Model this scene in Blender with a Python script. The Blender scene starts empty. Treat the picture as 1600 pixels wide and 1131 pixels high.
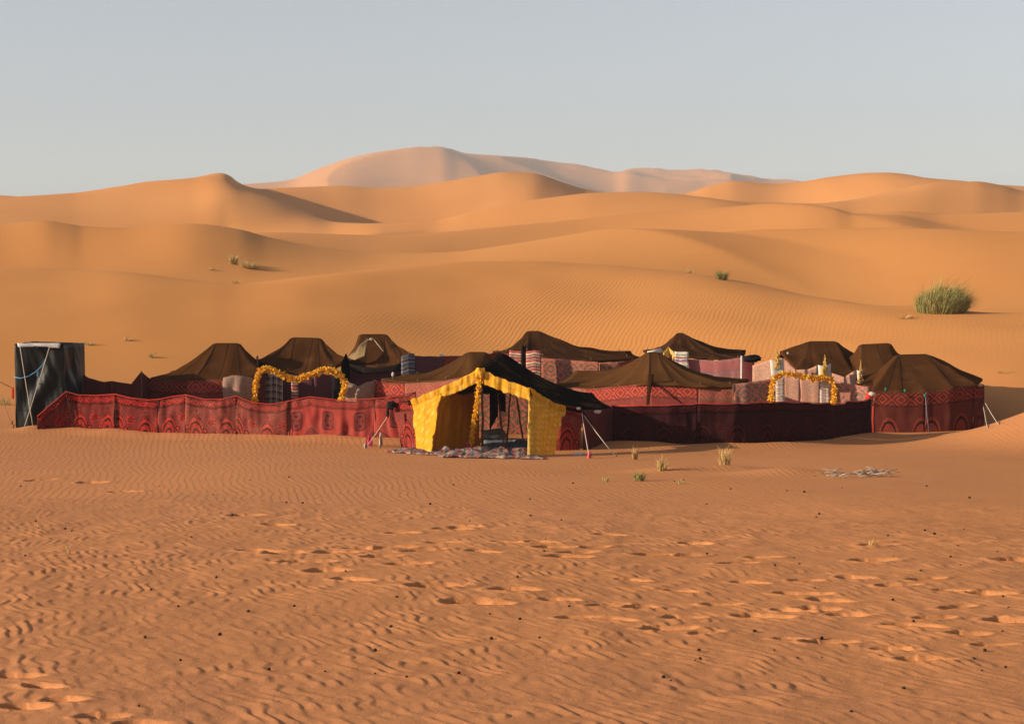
import bpy, math, random
import numpy as np
from mathutils import Vector, Matrix, noise as mnoise

scene = bpy.context.scene
COL = scene.collection
rng = random.Random(7)

# ---------------------------------------------------------------- camera
F = 3000.0            # focal length in pixels of a 1600 px wide picture
CAM_Z = 4.8
HOR = 390.0           # row of the true horizon in that picture
PITCH = math.atan((565.5 - HOR) / F)
cam_data = bpy.data.cameras.new('camera')
cam_data.sensor_width = 36.0
cam_data.lens = 36.0 * F / 1600.0
cam_data.clip_start = 0.1
cam_data.clip_end = 20000.0
cam = bpy.data.objects.new('camera', cam_data)
COL.objects.link(cam)
cam.location = (0, 0, CAM_Z)
cam.rotation_euler = (math.pi / 2 - PITCH, 0, 0)
scene.camera = cam

# ---------------------------------------------------------------- sky, sun, exposure
SUN_EL = math.radians(16.5)
SUN_AZ = math.radians(13)      # how far the sun stands on the camera's side of due left
to_sun = Vector((-math.cos(SUN_AZ) * math.cos(SUN_EL), -math.sin(SUN_AZ) * math.cos(SUN_EL), math.sin(SUN_EL)))
world = bpy.data.worlds.new('World')
scene.world = world
world.use_nodes = True
wn = world.node_tree.nodes
wl = world.node_tree.links
sky = wn.new('ShaderNodeTexSky')
sky.sky_type = 'NISHITA'
sky.sun_disc = False
sky.sun_elevation = SUN_EL
sky.sun_rotation = math.atan2(to_sun.x, to_sun.y)
sky.altitude = 700
sky.air_density = 1.0
sky.dust_density = 1.0
sky.ozone_density = 2.5
hs = wn.new('ShaderNodeHueSaturation')
hs.inputs['Saturation'].default_value = 0.36
hs.inputs['Hue'].default_value = 0.515
wl.new(sky.outputs[0], hs.inputs['Color'])
wl.new(hs.outputs[0], wn['Background'].inputs['Color'])
wn['Background'].inputs['Strength'].default_value = 0.084
sun_data = bpy.data.lights.new('sun', 'SUN')
sun_data.energy = 4.6
sun_data.angle = math.radians(0.6)
sun_data.color = (1.0, 0.84, 0.64)
sun = bpy.data.objects.new('sun', sun_data)
COL.objects.link(sun)
sun.rotation_euler = to_sun.to_track_quat('Z', 'Y').to_euler()
sun.location = (-40, -10, 40)
vs = scene.view_settings
vs.view_transform = 'Standard'
vs.look = 'None'
vs.gamma = 1.0
vs.use_curve_mapping = False
vs.exposure = 0.70

# ---------------------------------------------------------------- picture <-> place
CP, SP = math.cos(PITCH), math.sin(PITCH)
def slope(py):                      # z/Y of the ray through picture row py
    v = -(py - 565.5) / F
    return (v * CP - SP) / (CP + v * SP)
def P(px, py, Y):                   # the place at depth Y that the photograph shows at (px, py)
    v = -(py - 565.5) / F
    t = Y / (CP + v * SP)
    return Vector(((px - 800) / F * t, Y, CAM_Z + t * (v * CP - SP)))
def W(px, Y, z):                    # at depth Y and height z, in the photograph's column px
    return Vector(((px - 800) / F * Y * 1.002, Y, z))
def ground_depth(py, z=0.0):
    return (z - CAM_Z) / slope(py)

# ---------------------------------------------------------------- numpy noise
_prm = np.random.RandomState(11).permutation(512)
_perm = np.concatenate([_prm, _prm])
_ga = np.random.RandomState(5).rand(512) * 2 * np.pi
_gx, _gy = np.cos(_ga), np.sin(_ga)
def perlin(x, y):
    xi = np.floor(x).astype(np.int64); yi = np.floor(y).astype(np.int64)
    xf = x - xi; yf = y - yi
    u = xf * xf * xf * (xf * (xf * 6 - 15) + 10); v = yf * yf * yf * (yf * (yf * 6 - 15) + 10)
    def g(ix, iy, dx, dy):
        h = _perm[(_perm[ix & 511] + iy) & 511]
        return _gx[h] * dx + _gy[h] * dy
    a = g(xi, yi, xf, yf); b = g(xi + 1, yi, xf - 1, yf)
    c = g(xi, yi + 1, xf, yf - 1); d = g(xi + 1, yi + 1, xf - 1, yf - 1)
    return (a + u * (b - a)) * (1 - v) + (c + u * (d - c)) * v
def fbm(x, y, o=3):
    s = 0; a = 1.0
    for k in range(o):
        s = s + a * perlin(x * 2 ** k + 17.3 * k, y * 2 ** k - 9.1 * k); a *= 0.5
    return s
def sstep(a, b, x):
    t = np.clip((x - a) / (b - a), 0, 1)
    return t * t * (3 - 2 * t)
def pchip(xk, yk, x):
    xk = np.asarray(xk, float); yk = np.asarray(yk, float)
    h = np.diff(xk); dl = np.diff(yk) / h
    m = np.zeros_like(yk)
    for i in range(1, len(xk) - 1):
        if dl[i - 1] * dl[i] > 0:
            w1 = 2 * h[i] + h[i - 1]; w2 = h[i] + 2 * h[i - 1]
            m[i] = (w1 + w2) / (w1 / dl[i - 1] + w2 / dl[i])
    m[0] = dl[0]; m[-1] = dl[-1]
    x = np.clip(x, xk[0], xk[-1])
    i = np.clip(np.searchsorted(xk, x) - 1, 0, len(xk) - 2)
    t = (x - xk[i]) / h[i]
    return ((1 + 2 * t) * (1 - t) ** 2 * yk[i] + t * (1 - t) ** 2 * h[i] * m[i] + t * t * (3 - 2 * t) * yk[i + 1] + t * t * (t - 1) * h[i] * m[i + 1])

# ---------------------------------------------------------------- node helper
class V:
    """a value in a node tree that can be calculated with"""
    def __init__(s, g, k): s.g = g; s.k = k
    def _m(s, op, *a): return s.g.math(op, s, *a)
    def __add__(s, o): return s._m('ADD', o)
    __radd__ = __add__
    def __sub__(s, o): return s._m('SUBTRACT', o)
    def __rsub__(s, o): return s.g.math('SUBTRACT', o, s)
    def __mul__(s, o): return s._m('MULTIPLY', o)
    __rmul__ = __mul__
    def __truediv__(s, o): return s._m('DIVIDE', o)
    def __lt__(s, o): return s._m('LESS_THAN', o)
    def __gt__(s, o): return s._m('GREATER_THAN', o)
    def abs(s): return s._m('ABSOLUTE')
    def fract(s): return s._m('FRACT')
    def floor(s): return s._m('FLOOR')
    def sin(s): return s._m('SINE')
    def cos(s): return s._m('COSINE')
    def sqrt(s): return s._m('SQRT')
    def pw(s, o): return s._m('POWER', o)
    def mx(s, o): return s._m('MAXIMUM', o)
    def mn(s, o): return s._m('MINIMUM', o)
    def tri(s, p): return s._m('PINGPONG', p)
    def clamp(s): return s.mx(0.0).mn(1.0)
    def step(s, a, b): return s.g.ramp(s, a, b)
class Gr:
    def __init__(s, name):
        s.mat = bpy.data.materials.new(name); s.mat.use_nodes = True
        s.nt = s.mat.node_tree; s.N = s.nt.nodes; s.bsdf = s.N['Principled BSDF']; s.out = s.N['Material Output']
    def put(s, sock, v):
        if isinstance(v, V): s.nt.links.new(v.k, sock)
        elif isinstance(v, (int, float)): sock.default_value = v
        elif isinstance(v, tuple): sock.default_value = v if len(v) == 4 else (*v, 1.0)
        else: s.nt.links.new(v, sock)
    def math(s, op, *a):
        n = s.N.new('ShaderNodeMath'); n.operation = op
        for i, v in enumerate(a): s.put(n.inputs[i], v)
        return V(s, n.outputs[0])
    def ramp(s, v, a, b):
        n = s.N.new('ShaderNodeMapRange'); n.interpolation_type = 'SMOOTHSTEP'
        s.put(n.inputs['Value'], v); n.inputs['From Min'].default_value = a; n.inputs['From Max'].default_value = b
        return V(s, n.outputs[0])
    def mix(s, f, a, b):
        n = s.N.new('ShaderNodeMix'); n.data_type = 'RGBA'
        s.put(n.inputs['Factor'], f); s.put(n.inputs['A'], a); s.put(n.inputs['B'], b)
        return n.outputs['Result']
    def uv(s):
        n = s.N.new('ShaderNodeTexCoord'); x = s.N.new('ShaderNodeSeparateXYZ')
        s.nt.links.new(n.outputs['UV'], x.inputs[0])
        return V(s, x.outputs[0]), V(s, x.outputs[1]), n.outputs['UV']
    def pos(s):
        n = s.N.new('ShaderNodeNewGeometry'); x = s.N.new('ShaderNodeSeparateXYZ')
        s.nt.links.new(n.outputs['Position'], x.inputs[0])
        return V(s, x.outputs[0]), V(s, x.outputs[1]), V(s, x.outputs[2]), n.outputs['Position']
    def vec(s, x, y, z=0.0):
        n = s.N.new('ShaderNodeCombineXYZ')
        for i, v in enumerate((x, y, z)): s.put(n.inputs[i], v)
        return n.outputs[0]
    def noise(s, vec, scale, detail=2.0, rough=0.5, dist=0.0):
        n = s.N.new('ShaderNodeTexNoise'); n.inputs['Scale'].default_value = scale; n.inputs['Detail'].default_value = detail
        n.inputs['Roughness'].default_value = rough; n.inputs['Distortion'].default_value = dist
        s.nt.links.new(vec, n.inputs['Vector'])
        return V(s, n.outputs['Fac'])
    def white(s, v):
        n = s.N.new('ShaderNodeTexWhiteNoise'); n.noise_dimensions = '1D'; s.put(n.inputs['W'], v)
        return V(s, n.outputs['Value'])
    def attr(s, name):
        n = s.N.new('ShaderNodeAttribute'); n.attribute_name = name
        return V(s, n.outputs['Fac'])
    def bump(s, h, dist, strength=1.0, normal=None):
        n = s.N.new('ShaderNodeBump'); n.inputs['Distance'].default_value = dist; n.inputs['Strength'].default_value = strength
        s.put(n.inputs['Height'], h)
        if normal is not None: s.nt.links.new(normal, n.inputs['Normal'])
        return n.outputs[0]
    def done(s, color, rough=0.9, spec=0.15, normal=None, sheen=0.0, translucent=0.0):
        s.put(s.bsdf.inputs['Base Color'], color)
        s.put(s.bsdf.inputs['Roughness'], rough)
        s.bsdf.inputs['Specular IOR Level'].default_value = spec
        if normal is not None: s.nt.links.new(normal, s.bsdf.inputs['Normal'])
        if translucent > 0:
            t = s.N.new('ShaderNodeBsdfTranslucent'); s.put(t.inputs['Color'], color)
            m = s.N.new('ShaderNodeMixShader'); m.inputs[0].default_value = translucent
            s.nt.links.new(s.bsdf.outputs[0], m.inputs[1]); s.nt.links.new(t.outputs[0], m.inputs[2])
            s.nt.links.new(m.outputs[0], s.out.inputs['Surface'])
        return s.mat

# ---------------------------------------------------------------- mesh helpers
def tag(o, label, cat, group=None):
    o['label'] = label; o['category'] = cat
    if group: o['group'] = group
    return o
def thing(name, loc, label, cat, group=None):
    o = bpy.data.objects.new(name, None); o.empty_display_size = 0.3
    COL.objects.link(o); o.location = loc
    return tag(o, label, cat, group)
def world_loc(o):
    v = o.location.copy()
    while o.parent: o = o.parent; v += o.location
    return v
def mk(name, verts, faces, mat, parent=None, uv=None, smooth=True, solid=0.0):
    v = np.asarray([tuple(p) for p in verts], float)
    c = Vector((v[:, 0].mean(), v[:, 1].mean(), v[:, 2].min()))
    v = v - np.array(c)
    me = bpy.data.meshes.new(name)
    me.from_pydata(v.tolist(), [], faces)
    if uv is not None:
        lay = me.uv_layers.new(name='UVMap')
        li = np.empty(len(me.loops), np.int32); me.loops.foreach_get('vertex_index', li)
        lay.data.foreach_set('uv', np.asarray(uv, float)[li].ravel())
    if smooth: me.polygons.foreach_set('use_smooth', [True] * len(me.polygons))
    me.materials.append(mat)
    me.update()
    o = bpy.data.objects.new(name, me); COL.objects.link(o)
    if parent is not None:
        o.parent = parent; o.location = c - world_loc(parent)
    else: o.location = c
    if solid > 0:
        md = o.modifiers.new('thickness', 'SOLIDIFY'); md.thickness = solid; md.offset = 0
    return o

# ================================================================= THE GROUND: one sheet of sand with its dunes
def row(pts): return [p[0] for p in pts], [p[1] for p in pts]
ROWS = [  # each crest line: (column, picture row) pairs and (column, depth) pairs
 # dune right behind the camp
 (row([(-900, 430), (0, 417), (160, 424), (330, 441), (370, 443), (480, 432), (600, 420), (700, 412), (820, 407), (900, 410), (1000, 418), (1100, 430), (1200, 448), (1300, 467), (1400, 482), (1480, 487), (1600, 490), (2600, 470)]),
  row([(0, 92), (370, 86), (820, 97), (1200, 88), (1400, 80), (1600, 78)])),
 (row([(-900, 370), (0, 350), (70, 345), (105, 349), (135, 354), (200, 356), (300, 350), (370, 357), (420, 370), (500, 384), (600, 393), (700, 394), (800, 388), (950, 376), (1100, 365), (1250, 360), (1400, 360), (1600, 366), (2600, 340)]),
  row([(0, 150), (300, 145), (700, 150), (1100, 150), (1600, 140)])),
 (row([(-900, 350), (0, 385), (300, 380), (410, 369), (500, 368), (600, 364), (700, 358), (800, 350), (900, 341), (1000, 332), (1060, 329), (1125, 327), (1250, 328), (1300, 331), (1335, 338), (1400, 334), (1475, 340), (1600, 337), (2600, 330)]),
  row([(0, 210), (600, 215), (1000, 235), (1600, 225)])),
 (row([(-900, 310), (0, 313), (110, 311), (200, 300), (300, 281), (349, 271), (385, 293), (430, 312), (475, 330), (525, 345), (600, 348), (675, 346), (730, 335), (800, 320), (860, 311), (925, 305), (1000, 306), (1100, 312), (1200, 319), (1260, 320), (1320, 313), (1400, 297), (1460, 287), (1520, 285), (1560, 292), (1600, 303), (1800, 320), (2600, 315)]),
  row([(0, 400), (349, 410), (385, 400), (430, 388), (475, 375), (525, 360), (600, 340), (800, 335), (1100, 340), (1400, 370), (1600, 380)])),
 (row([(-900, 313), (0, 315.5), (110, 313.5), (200, 302.5), (300, 283.5), (345, 274.5), (362, 279), (385, 290), (410, 295), (450, 293), (500, 291), (535, 290), (590, 293), (640, 291), (700, 282), (750, 274), (790, 269), (830, 271), (870, 282), (915, 297), (960, 304), (1060, 303), (1110, 289), (1150, 282), (1215, 286), (1300, 277), (1380, 270), (1465, 281), (1520, 286), (1600, 300), (2600, 300)]),
  row([(0, 520), (700, 520), (1200, 540), (1600, 520)])),
 (row([(-900, 300), (0, 306), (30, 308), (60, 313), (150, 330), (800, 345), (1400, 320), (1480, 297), (1520, 288), (1600, 291), (2600, 310)]),
  row([(0, 800), (1600, 800)])),
 (row([(-900, 320), (0, 325), (300, 310), (400, 291), (450, 285), (500, 268), (560, 248), (620, 236), (655, 231), (688, 230), (720, 238), (780, 249), (830, 256), (870, 262), (900, 264), (960, 270), (980, 267), (1010, 271), (1050, 275), (1090, 276), (1140, 280), (1180, 287), (1220, 291), (1400, 315), (1600, 325), (2600, 320)]),
  row([(0, 2600), (400, 2300), (700, 2500), (1200, 2900), (1600, 2600)])),
]
COLPX = np.arange(-60, 1661, 2.6)
a_in = np.arctan((COLPX - 800) / F)
lft = -np.geomspace(-a_in[0], math.pi, 90)[1:][::-1]
AZ = np.concatenate([lft, a_in, np.geomspace(a_in[-1], math.pi, 90)[1:]])
NEAR_R = [0.4, 1.5, 3, 4.5, 6, 7, 8, 8.8, 9.4, 9.8]
r = 10.0
while r < 26: NEAR_R.append(r); r += max(0.027, 0.6 * r * r / 9300)
while r < 47: NEAR_R.append(r); r += 0.85 * r * r / 12500
while r < 68: NEAR_R.append(r); r += 0.28
while r < 110: NEAR_R.append(r); r += 0.5
while r < 3700: NEAR_R.append(r); r *= 1.0105
RR = np.array(NEAR_R)
NC, NR = len(AZ), len(RR)
px_of = 800 + F * np.tan(np.clip(AZ, -0.62, 0.62))
Z0 = np.zeros((NC, NR))
rowdata = []
for (xs, ys), (xd, dd) in ROWS:
    y = pchip(xs, ys, px_of); d = pchip([-3000] + xd + [4600], [dd[0]] + dd + [dd[-1]], px_of)
    out = np.clip((np.abs(AZ) - 0.30) / 0.5, 0, 1)
    y = y + out * 14 * np.sin(AZ * 9 + len(rowdata) * 2.1)
    z = CAM_Z + d * np.array([slope(t) for t in y]) * np.where(np.abs(AZ) < 0.6, np.cos(AZ), 0.83)
    rowdata.append((d, z))
base_y = pchip([-3000, 0, 800, 1300, 1500, 1620, 4600], [60, 62, 67, 60, 55, 53, 50], px_of)
for c in range(NC):
    k = [(0, 3.1), (6, 2.7), (11, 2.10), (14, 1.88), (18, 1.67), (24, 1.36), (29, 1.08), (33, 0.78), (37, 0.52), (41, 0.30), (46, 0.04), (50, 0.0)]
    k.append((base_y[c], 0.10))
    zc = rowdata[0][1][c]; dc = rowdata[0][0][c]
    k.append((base_y[c] + (dc - base_y[c]) * 0.5, zc * 0.60))
    k.append((dc, zc))
    for i in range(1, len(rowdata)):
        d0, z0 = k[-1]; d1, z1 = rowdata[i][0][c], rowdata[i][1][c]
        gap = d1 - d0
        low = min(z0, z1) - 0.018 * min(gap, 300) - 0.10 * abs(z1 - z0)
        if i == 4:      # slip face hollow behind the left brink; unseen plateau (pl) shaped to shadow it
            pl = float(sstep(398, 346, px_of[c])); yc = float(pchip(ROWS[3][0][0], ROWS[3][0][1], np.array([min(px_of[c], 349.0)]))[0])
            k.append((d0 + 10, z0 - 10 * 0.28 * (1 - pl)))
            k.append((455, (low + 1) * (1 - pl) + (CAM_Z + 455 * slope(yc + 2.5)) * pl)); k.append((484, low * (1 - pl) + (CAM_Z + 484 * slope(yc + 2.5)) * pl)); k.append((d1, z1)); continue
        if i < 6: k.append((d0 + gap * 0.05, z0 - (z0 - low) * 0.22))
        k.append((d0 + gap * 0.42, low))
        if i == 6: k[-1] = (d0 + gap * 0.35, -2.0)
        else: k.append((d1 - gap * 0.05, z1 - (z1 - low) * 0.06))
        k.append((d1, z1))
    k.append((3700, -6))
    a = np.array(k)
    Z0[c] = pchip(a[:, 0], a[:, 1], RR)
# soften across the columns so no radial creases remain
def blur_cols(Z, n):
    for _ in range(n):
        Zp = np.pad(Z, ((1, 1), (0, 0)), mode='edge')
        Z = 0.25 * Zp[:-2] + 0.5 * Zp[1:-1] + 0.25 * Zp[2:]
    return Z
Z0 = blur_cols(Z0, 3)
GX = np.sin(AZ)[:, None] * RR[None, :]
GY = np.cos(AZ)[:, None] * RR[None, :]
D = np.broadcast_to(RR[None, :], GX.shape)
# broad swells, the sand bank at the right, drifts against the cloth fences
camp = np.exp(-((GY - 53) / 9.0) ** 2) * np.exp(-(GX / 16.0) ** 4)
Z0 += 0.10 * fbm(GX / 7 + 3, GY / 9, 2) * sstep(3, 9, D) * (1 - 0.8 * camp) * sstep(160, 90, D)
Z0 += 0.9 * fbm(GX / 55 + 8, GY / 40 + 2, 2) * sstep(100, 200, D) * sstep(1500, 600, D)
Z0 += 1.05 * np.exp(-((GX - 14.2) / 2.5) ** 2 - ((GY - 47.2) / 1.9) ** 2) + 0.5 * np.exp(-((GX - 17.5) / 3.0) ** 2 - ((GY - 46.5) / 3.5) ** 2)
# oblique dunes: long windward backs rising to the right, short lee faces
for L_, am, y0, y1, y2, y3, sd in ((46.0, 1.15, 108, 125, 215, 270, 1.7), (95.0, 2.6, 250, 300, 460, 560, 6.2)):
    s_ = ((GX + 0.30 * GY + 0.35 * L_ * fbm(GX / L_ * 0.6 + sd, GY / L_ * 0.35, 2)) / L_ + sd) % 1.0
    prof = np.where(s_ < 0.80, (s_ / 0.80) ** 1.5, (1 - s_) / 0.20)
    Z0 += am * prof * sstep(y0, y1, D) * sstep(y3, y2, D) * sstep(-0.05, 0.30, perlin(GX / 60 + sd, GY / 85 + sd)) * sstep(0.5, 0.32, np.abs(AZ))[:, None]
far = sstep(1250, 1900, D)
rid = 1 - 2 * np.abs(perlin(GX / 190 + 4, GY / 420 + 1.3 + 0.3 * perlin(GX / 300, GY / 300)))
rgt = sstep(130, 330, GX)
Z0 += far * (9 * rid - 5) * sstep(3300, 2700, D) * (1.5 + 0.8 * rgt) + far * rgt * 14 * (1 - 2 * np.abs(perlin(GX / 75 + 9, GY / 160 + 3)) - 0.6) * sstep(2950, 2300, D)
def seg_dist(ax, ay, bx, by):
    dx, dy = bx - ax, by - ay
    t = np.clip(((GX - ax) * dx + (GY - ay) * dy) / (dx * dx + dy * dy), 0, 1)
    return np.hypot(GX - ax - t * dx, GY - ay - t * dy)
FENCE_L = [(60, 671), (105, 671.5), (180, 676), (250, 679), (300, 681), (400, 683), (450, 685), (540, 687), (588, 689), (650, 691)]
FENCE_R = [(958, 699), (1050, 701), (1130, 701), (1223, 698), (1300, 693), (1362, 682)]
def gpt(px, py):
    Y = ground_depth(py); return P(px, py, Y)
for line in (FENCE_L, FENCE_R):
    q = [gpt(*p) for p in line]
    dd = np.min([seg_dist(q[i].x, q[i].y, q[i + 1].x, q[i + 1].y) for i in range(len(q) - 1)], axis=0)
    Z0 += (0.11 + 0.08 * perlin(GX * 0.9, GY * 0.9)) * np.exp(-(dd / 0.6) ** 2)
# low hummocks with tufts in front of the right fence
Z0 += 0.30 * np.exp(-((GX - 17.6) / 1.7) ** 2 - ((GY - 79.0) / 1.6) ** 2)
for hx, hy, hw, hh in ((1050, 747, 0.75, 0.10), (1135, 742, 0.8, 0.10), (1225, 755, 0.9, 0.13), (1478, 492, 1.6, 0.0)):
    if hh:
        q = P(hx, hy, ground_depth(hy, 0.35)); Z0 += hh * np.exp(-((GX - q.x) / hw) ** 2 - ((GY - q.y) / 0.55) ** 2)
# a faint step in the flat: the near shelf falls away along a line that comes closer to the right
la, lb = P(0, 762, 30.2), P(1100, 812, 25.8); ln = Vector((lb.x - la.x, lb.y - la.y)).normalized()
sd_ = -(GX - la.x) * ln.y + (GY - la.y) * ln.x + 0.5 * fbm(GX / 5, GY / 5 + 2, 2)
Z0 -= (0.20 * sstep(-0.9, 1.1, sd_) - 0.20 * sstep(1.3, 9.0, sd_)) * sstep(8.0, 2.0, GX) * sstep(9, 14, D) * sstep(60, 44, D)
# wind ripples as relief near by (farther off the material carries them)
nr = sstep(7, 10, D) * sstep(34, 24, D)
wx = 0.22 * fbm(GX * 0.8, GY * 0.8, 3) + 0.05 * perlin(GX * 3.1, GY * 3.1)
ph = (GX * math.cos(0.36) + GY * math.sin(0.36) + wx) / 0.125
s_ = ph % 1.0; rp = np.minimum(s_ / 0.70, (1 - s_) / 0.30); rp = rp * rp * (3 - 2 * rp) * 0.5 + rp * 0.5
patch = 0.35 + 0.65 * sstep(-0.35, 0.35, fbm(GX / 1.7, GY / 1.9 + 5, 2))
lump = fbm(GX * 2.3 + 1, GY * 1.5, 3)
Z0 += nr * (0.0115 * rp * patch * (0.05 + 1.1 * sstep(-.25, .3, perlin(GX * 4.2 + 9, GY * 3.1))) + 0.010 * lump + 0.0022 * perlin(GX * 13, GY * 11) + 0.03 * np.maximum(0, fbm(GX * 0.9 + 7, GY * 0.55, 2)))
# footprints
PRINTS = [(1245, 924, 62), (1150, 881, 50), (1185, 872, 40), (1165, 907, 42), (1290, 934, 52), (1230, 950, 46), (1272, 947, 50), (1180, 958, 66), (1360, 878, 52), (1395, 913, 45), (1490, 946, 50), (1455, 963, 52), (1420, 974, 66), (1320, 957, 48), (1580, 967, 70), (1580, 877, 60), (1035, 978, 60), (1232, 993, 44), (1285, 999, 62), (1392, 1010, 50), (1435, 1026, 62), (943, 943, 44), (948, 837, 40), (860, 858, 46), (898, 866, 46), (925, 858, 40), (880, 872, 50), (842, 849, 40), (1082, 849, 40), (1015, 868, 46), (1070, 868, 46), (672, 917, 66), (470, 879, 60), (440, 864, 50), (520, 864, 50), (565, 858, 50), (610, 857, 48), (655, 864, 50), (505, 893, 50), (545, 906, 50), (400, 860, 50), (625, 830, 40), (700, 825, 46), (722, 822, 40), (430, 815, 40), (380, 800, 40), (230, 760, 40), (190, 745, 40), (140, 733, 36), (60, 730, 36), (330, 777, 36), (1480, 921, 40), (897, 962, 50), (955, 964, 50), (800, 922, 60), (1098, 984, 40), (1505, 986, 50), (1545, 1003, 46), (1370, 853, 46), (720, 938, 60), (760, 940, 50), (1330, 902, 40), (985, 905, 40), (1060, 920, 38), (20, 1046, 60), (62, 1062, 56), (30, 1092, 66), (95, 1085, 54), (150, 1112, 60), (215, 1122, 64), (690, 850, 44), (590, 872, 46), (630, 884, 46), (750, 866, 44), (790, 850, 40), (1440, 905, 46), (1540, 925, 50), (1255, 905, 40), (1120, 940, 44), (1060, 960, 46), (1000, 945, 44), (870, 935, 46)]
for i, (fx, fy, fw) in enumerate(PRINTS):
    zz = 1.5
    for _ in range(4):
        Yd = ground_depth(fy, zz); zz = float(np.interp(Yd, [11, 14, 18, 24, 29, 33, 37, 41, 46], [2.1, 1.88, 1.67, 1.36, 1.08, .78, .52, .3, .04]))
    q = P(fx, fy, Yd); rr = fw / F * Yd * 0.60
    j0 = np.searchsorted(RR, Yd - 3 * rr - 0.6); j1 = np.searchsorted(RR, Yd + 3 * rr + 0.6)
    x = GX[:, j0:j1] - q.x; y = GY[:, j0:j1] - q.y
    an = rng.uniform(-0.5, 0.5); u = x * math.cos(an) + y * math.sin(an); w = -x * math.sin(an) + y * math.cos(an)
    u_ = np.where(u > 0, u / 1.5, u)
    e = np.sqrt((u_ / rr) ** 2 + (w / (rr * rng.uniform(0.55, 0.85))) ** 2) * (1 + 0.25 * perlin(x * 6 + i, y * 6))
    dep = 0.44 * rr + 0.025
    pit = np.where(u > 0, 1 - sstep(0.15, 1.1, e), 1 - sstep(0.62, 1.0, e))
    Z0[:, j0:j1] += -dep * pit + 0.10 * dep * np.exp(-((e - 1.2) / 0.2) ** 2)
Z = Z0
def ground_z(x, y):
    a = math.atan2(x, y); rad = math.hypot(x, y)
    i = min(max(int(np.searchsorted(AZ, a)) - 1, 0), NC - 2); j = min(max(int(np.searchsorted(RR, rad)) - 1, 0), NR - 2)
    s = (a - AZ[i]) / (AZ[i + 1] - AZ[i]); t = min(max((rad - RR[j]) / (RR[j + 1] - RR[j]), 0), 1)
    return float((Z[i, j] * (1 - s) + Z[i + 1, j] * s) * (1 - t) + (Z[i, j + 1] * (1 - s) + Z[i + 1, j + 1] * s) * t)
def on_ground(px, py):      # where the photograph's ray meets the sand
    lo = None
    for d in np.geomspace(8, 1200, 900):
        q = P(px, py, d)
        if q.z < ground_z(q.x, q.y): lo = q; break
    q = lo if lo is not None else P(px, py, 60)
    return Vector((q.x, q.y, ground_z(q.x, q.y)))

me = bpy.data.meshes.new('sand_ground')
nv = NC * NR
co = np.empty((nv, 3), np.float32)
co[:, 0] = GX.ravel(); co[:, 1] = GY.ravel(); co[:, 2] = Z.ravel()
me.vertices.add(nv); me.vertices.foreach_set('co', co.ravel())
idx = np.arange(nv).reshape(NC, NR)
q = np.stack([idx[:-1, :-1], idx[1:, :-1], idx[1:, 1:], idx[:-1, 1:]], -1).reshape(-1, 4)[:, ::-1]
nf = len(q)
me.loops.add(nf * 4); me.loops.foreach_set('vertex_index', q.ravel().astype(np.int32))
me.polygons.add(nf); me.polygons.foreach_set('loop_start', np.arange(0, nf * 4, 4, dtype=np.int32))
me.polygons.foreach_set('use_smooth', np.ones(nf, bool))
# how strongly the wind has rippled each stretch (relief for the material)
rip = np.zeros_like(Z)
rip += sstep(24, 33, D) * sstep(60, 46, D) * (0.75 + 0.5 * fbm(GX / 5, GY / 7, 2))
dz = np.exp(-((GX - 2) / 10.0) ** 2) * sstep(60, 66, D) * sstep(104, 82, D)
rip += 1.0 * dz * np.clip(0.75 + 1.1 * fbm(GX / 9 + 2, GY / 16, 2), 0, 1.2)
rip += 0.35 * sstep(60, 66, D) * sstep(104, 80, D) * (np.exp(-((GX - 24) / 7.0) ** 2) + 0.5 * np.exp(-((GX + 21) / 6.0) ** 2)) * np.clip(0.7 + fbm(GX / 6, GY / 9, 2), 0, 1)
at = me.attributes.new('ripple', 'FLOAT', 'POINT'); at.data.foreach_set('value', np.clip(rip, 0, 1.3).ravel().astype(np.float32))
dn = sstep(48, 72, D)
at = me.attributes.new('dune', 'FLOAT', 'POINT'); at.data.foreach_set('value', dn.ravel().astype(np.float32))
me.update(); me.validate()
g = Gr('sand')
x, y, z, pos = g.pos()
dune = g.attr('dune'); ra = g.attr('ripple')
big = g.noise(g.vec(x * 0.03, y * 0.02, z * 0.1), 1.0, 4, 0.55)
mid = g.noise(pos, 0.7, 4, 0.6)
fine = g.noise(pos, 60.0, 3, 0.7)
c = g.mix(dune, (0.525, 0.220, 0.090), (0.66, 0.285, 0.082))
c = g.mix(big.step(0.3, 0.7) * 0.5, c, (0.60, 0.235, 0.058))
c = g.mix(mid.step(0.45, 0.75) * (0.28 - dune * 0.22), c, (0.40, 0.17, 0.085))
c = g.mix(fine.step(0.35, 0.75) * (0.42 - dune * 0.22), c, (0.33, 0.135, 0.060))
n1 = g.noise(g.vec(x * 0.35, y * 0.22, 0.0), 1.0, 3, 0.5)
n2 = g.noise(g.vec(x * 1.5, y * 0.8, 0.0), 1.0, 2, 0.5)
w1 = ((x * 0.90 + y * 0.16 + n1 * 0.7 + n2 * 0.14) * (1 / 0.13))         # ripples on the flat
w2 = ((x * 0.93 - y * 0.21 + n1 * 0.55 + n2 * 0.06) * (1 / 0.185))         # ripples up the dune
r1 = (w1.fract() / 0.70).mn((1.0 - w1.fract()) / 0.30) * g.noise(g.vec(x * 2.6, y * 1.4, 3.0), 1.0, 2, 0.5).step(0.25, 0.6)
r2 = (w2.fract() / 0.68).mn((1.0 - w2.fract()) / 0.32)
isd = y.step(56, 62)
h = (r1 * (1.0 - isd) * 0.0065 + r2 * isd * 0.0095) * ra + (fine * 0.005 + g.noise(pos, 22.0, 2, 0.6) * 0.006) * (1.0 - dune * 0.85)
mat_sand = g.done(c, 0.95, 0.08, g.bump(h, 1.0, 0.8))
me.materials.append(mat_sand)
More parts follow.
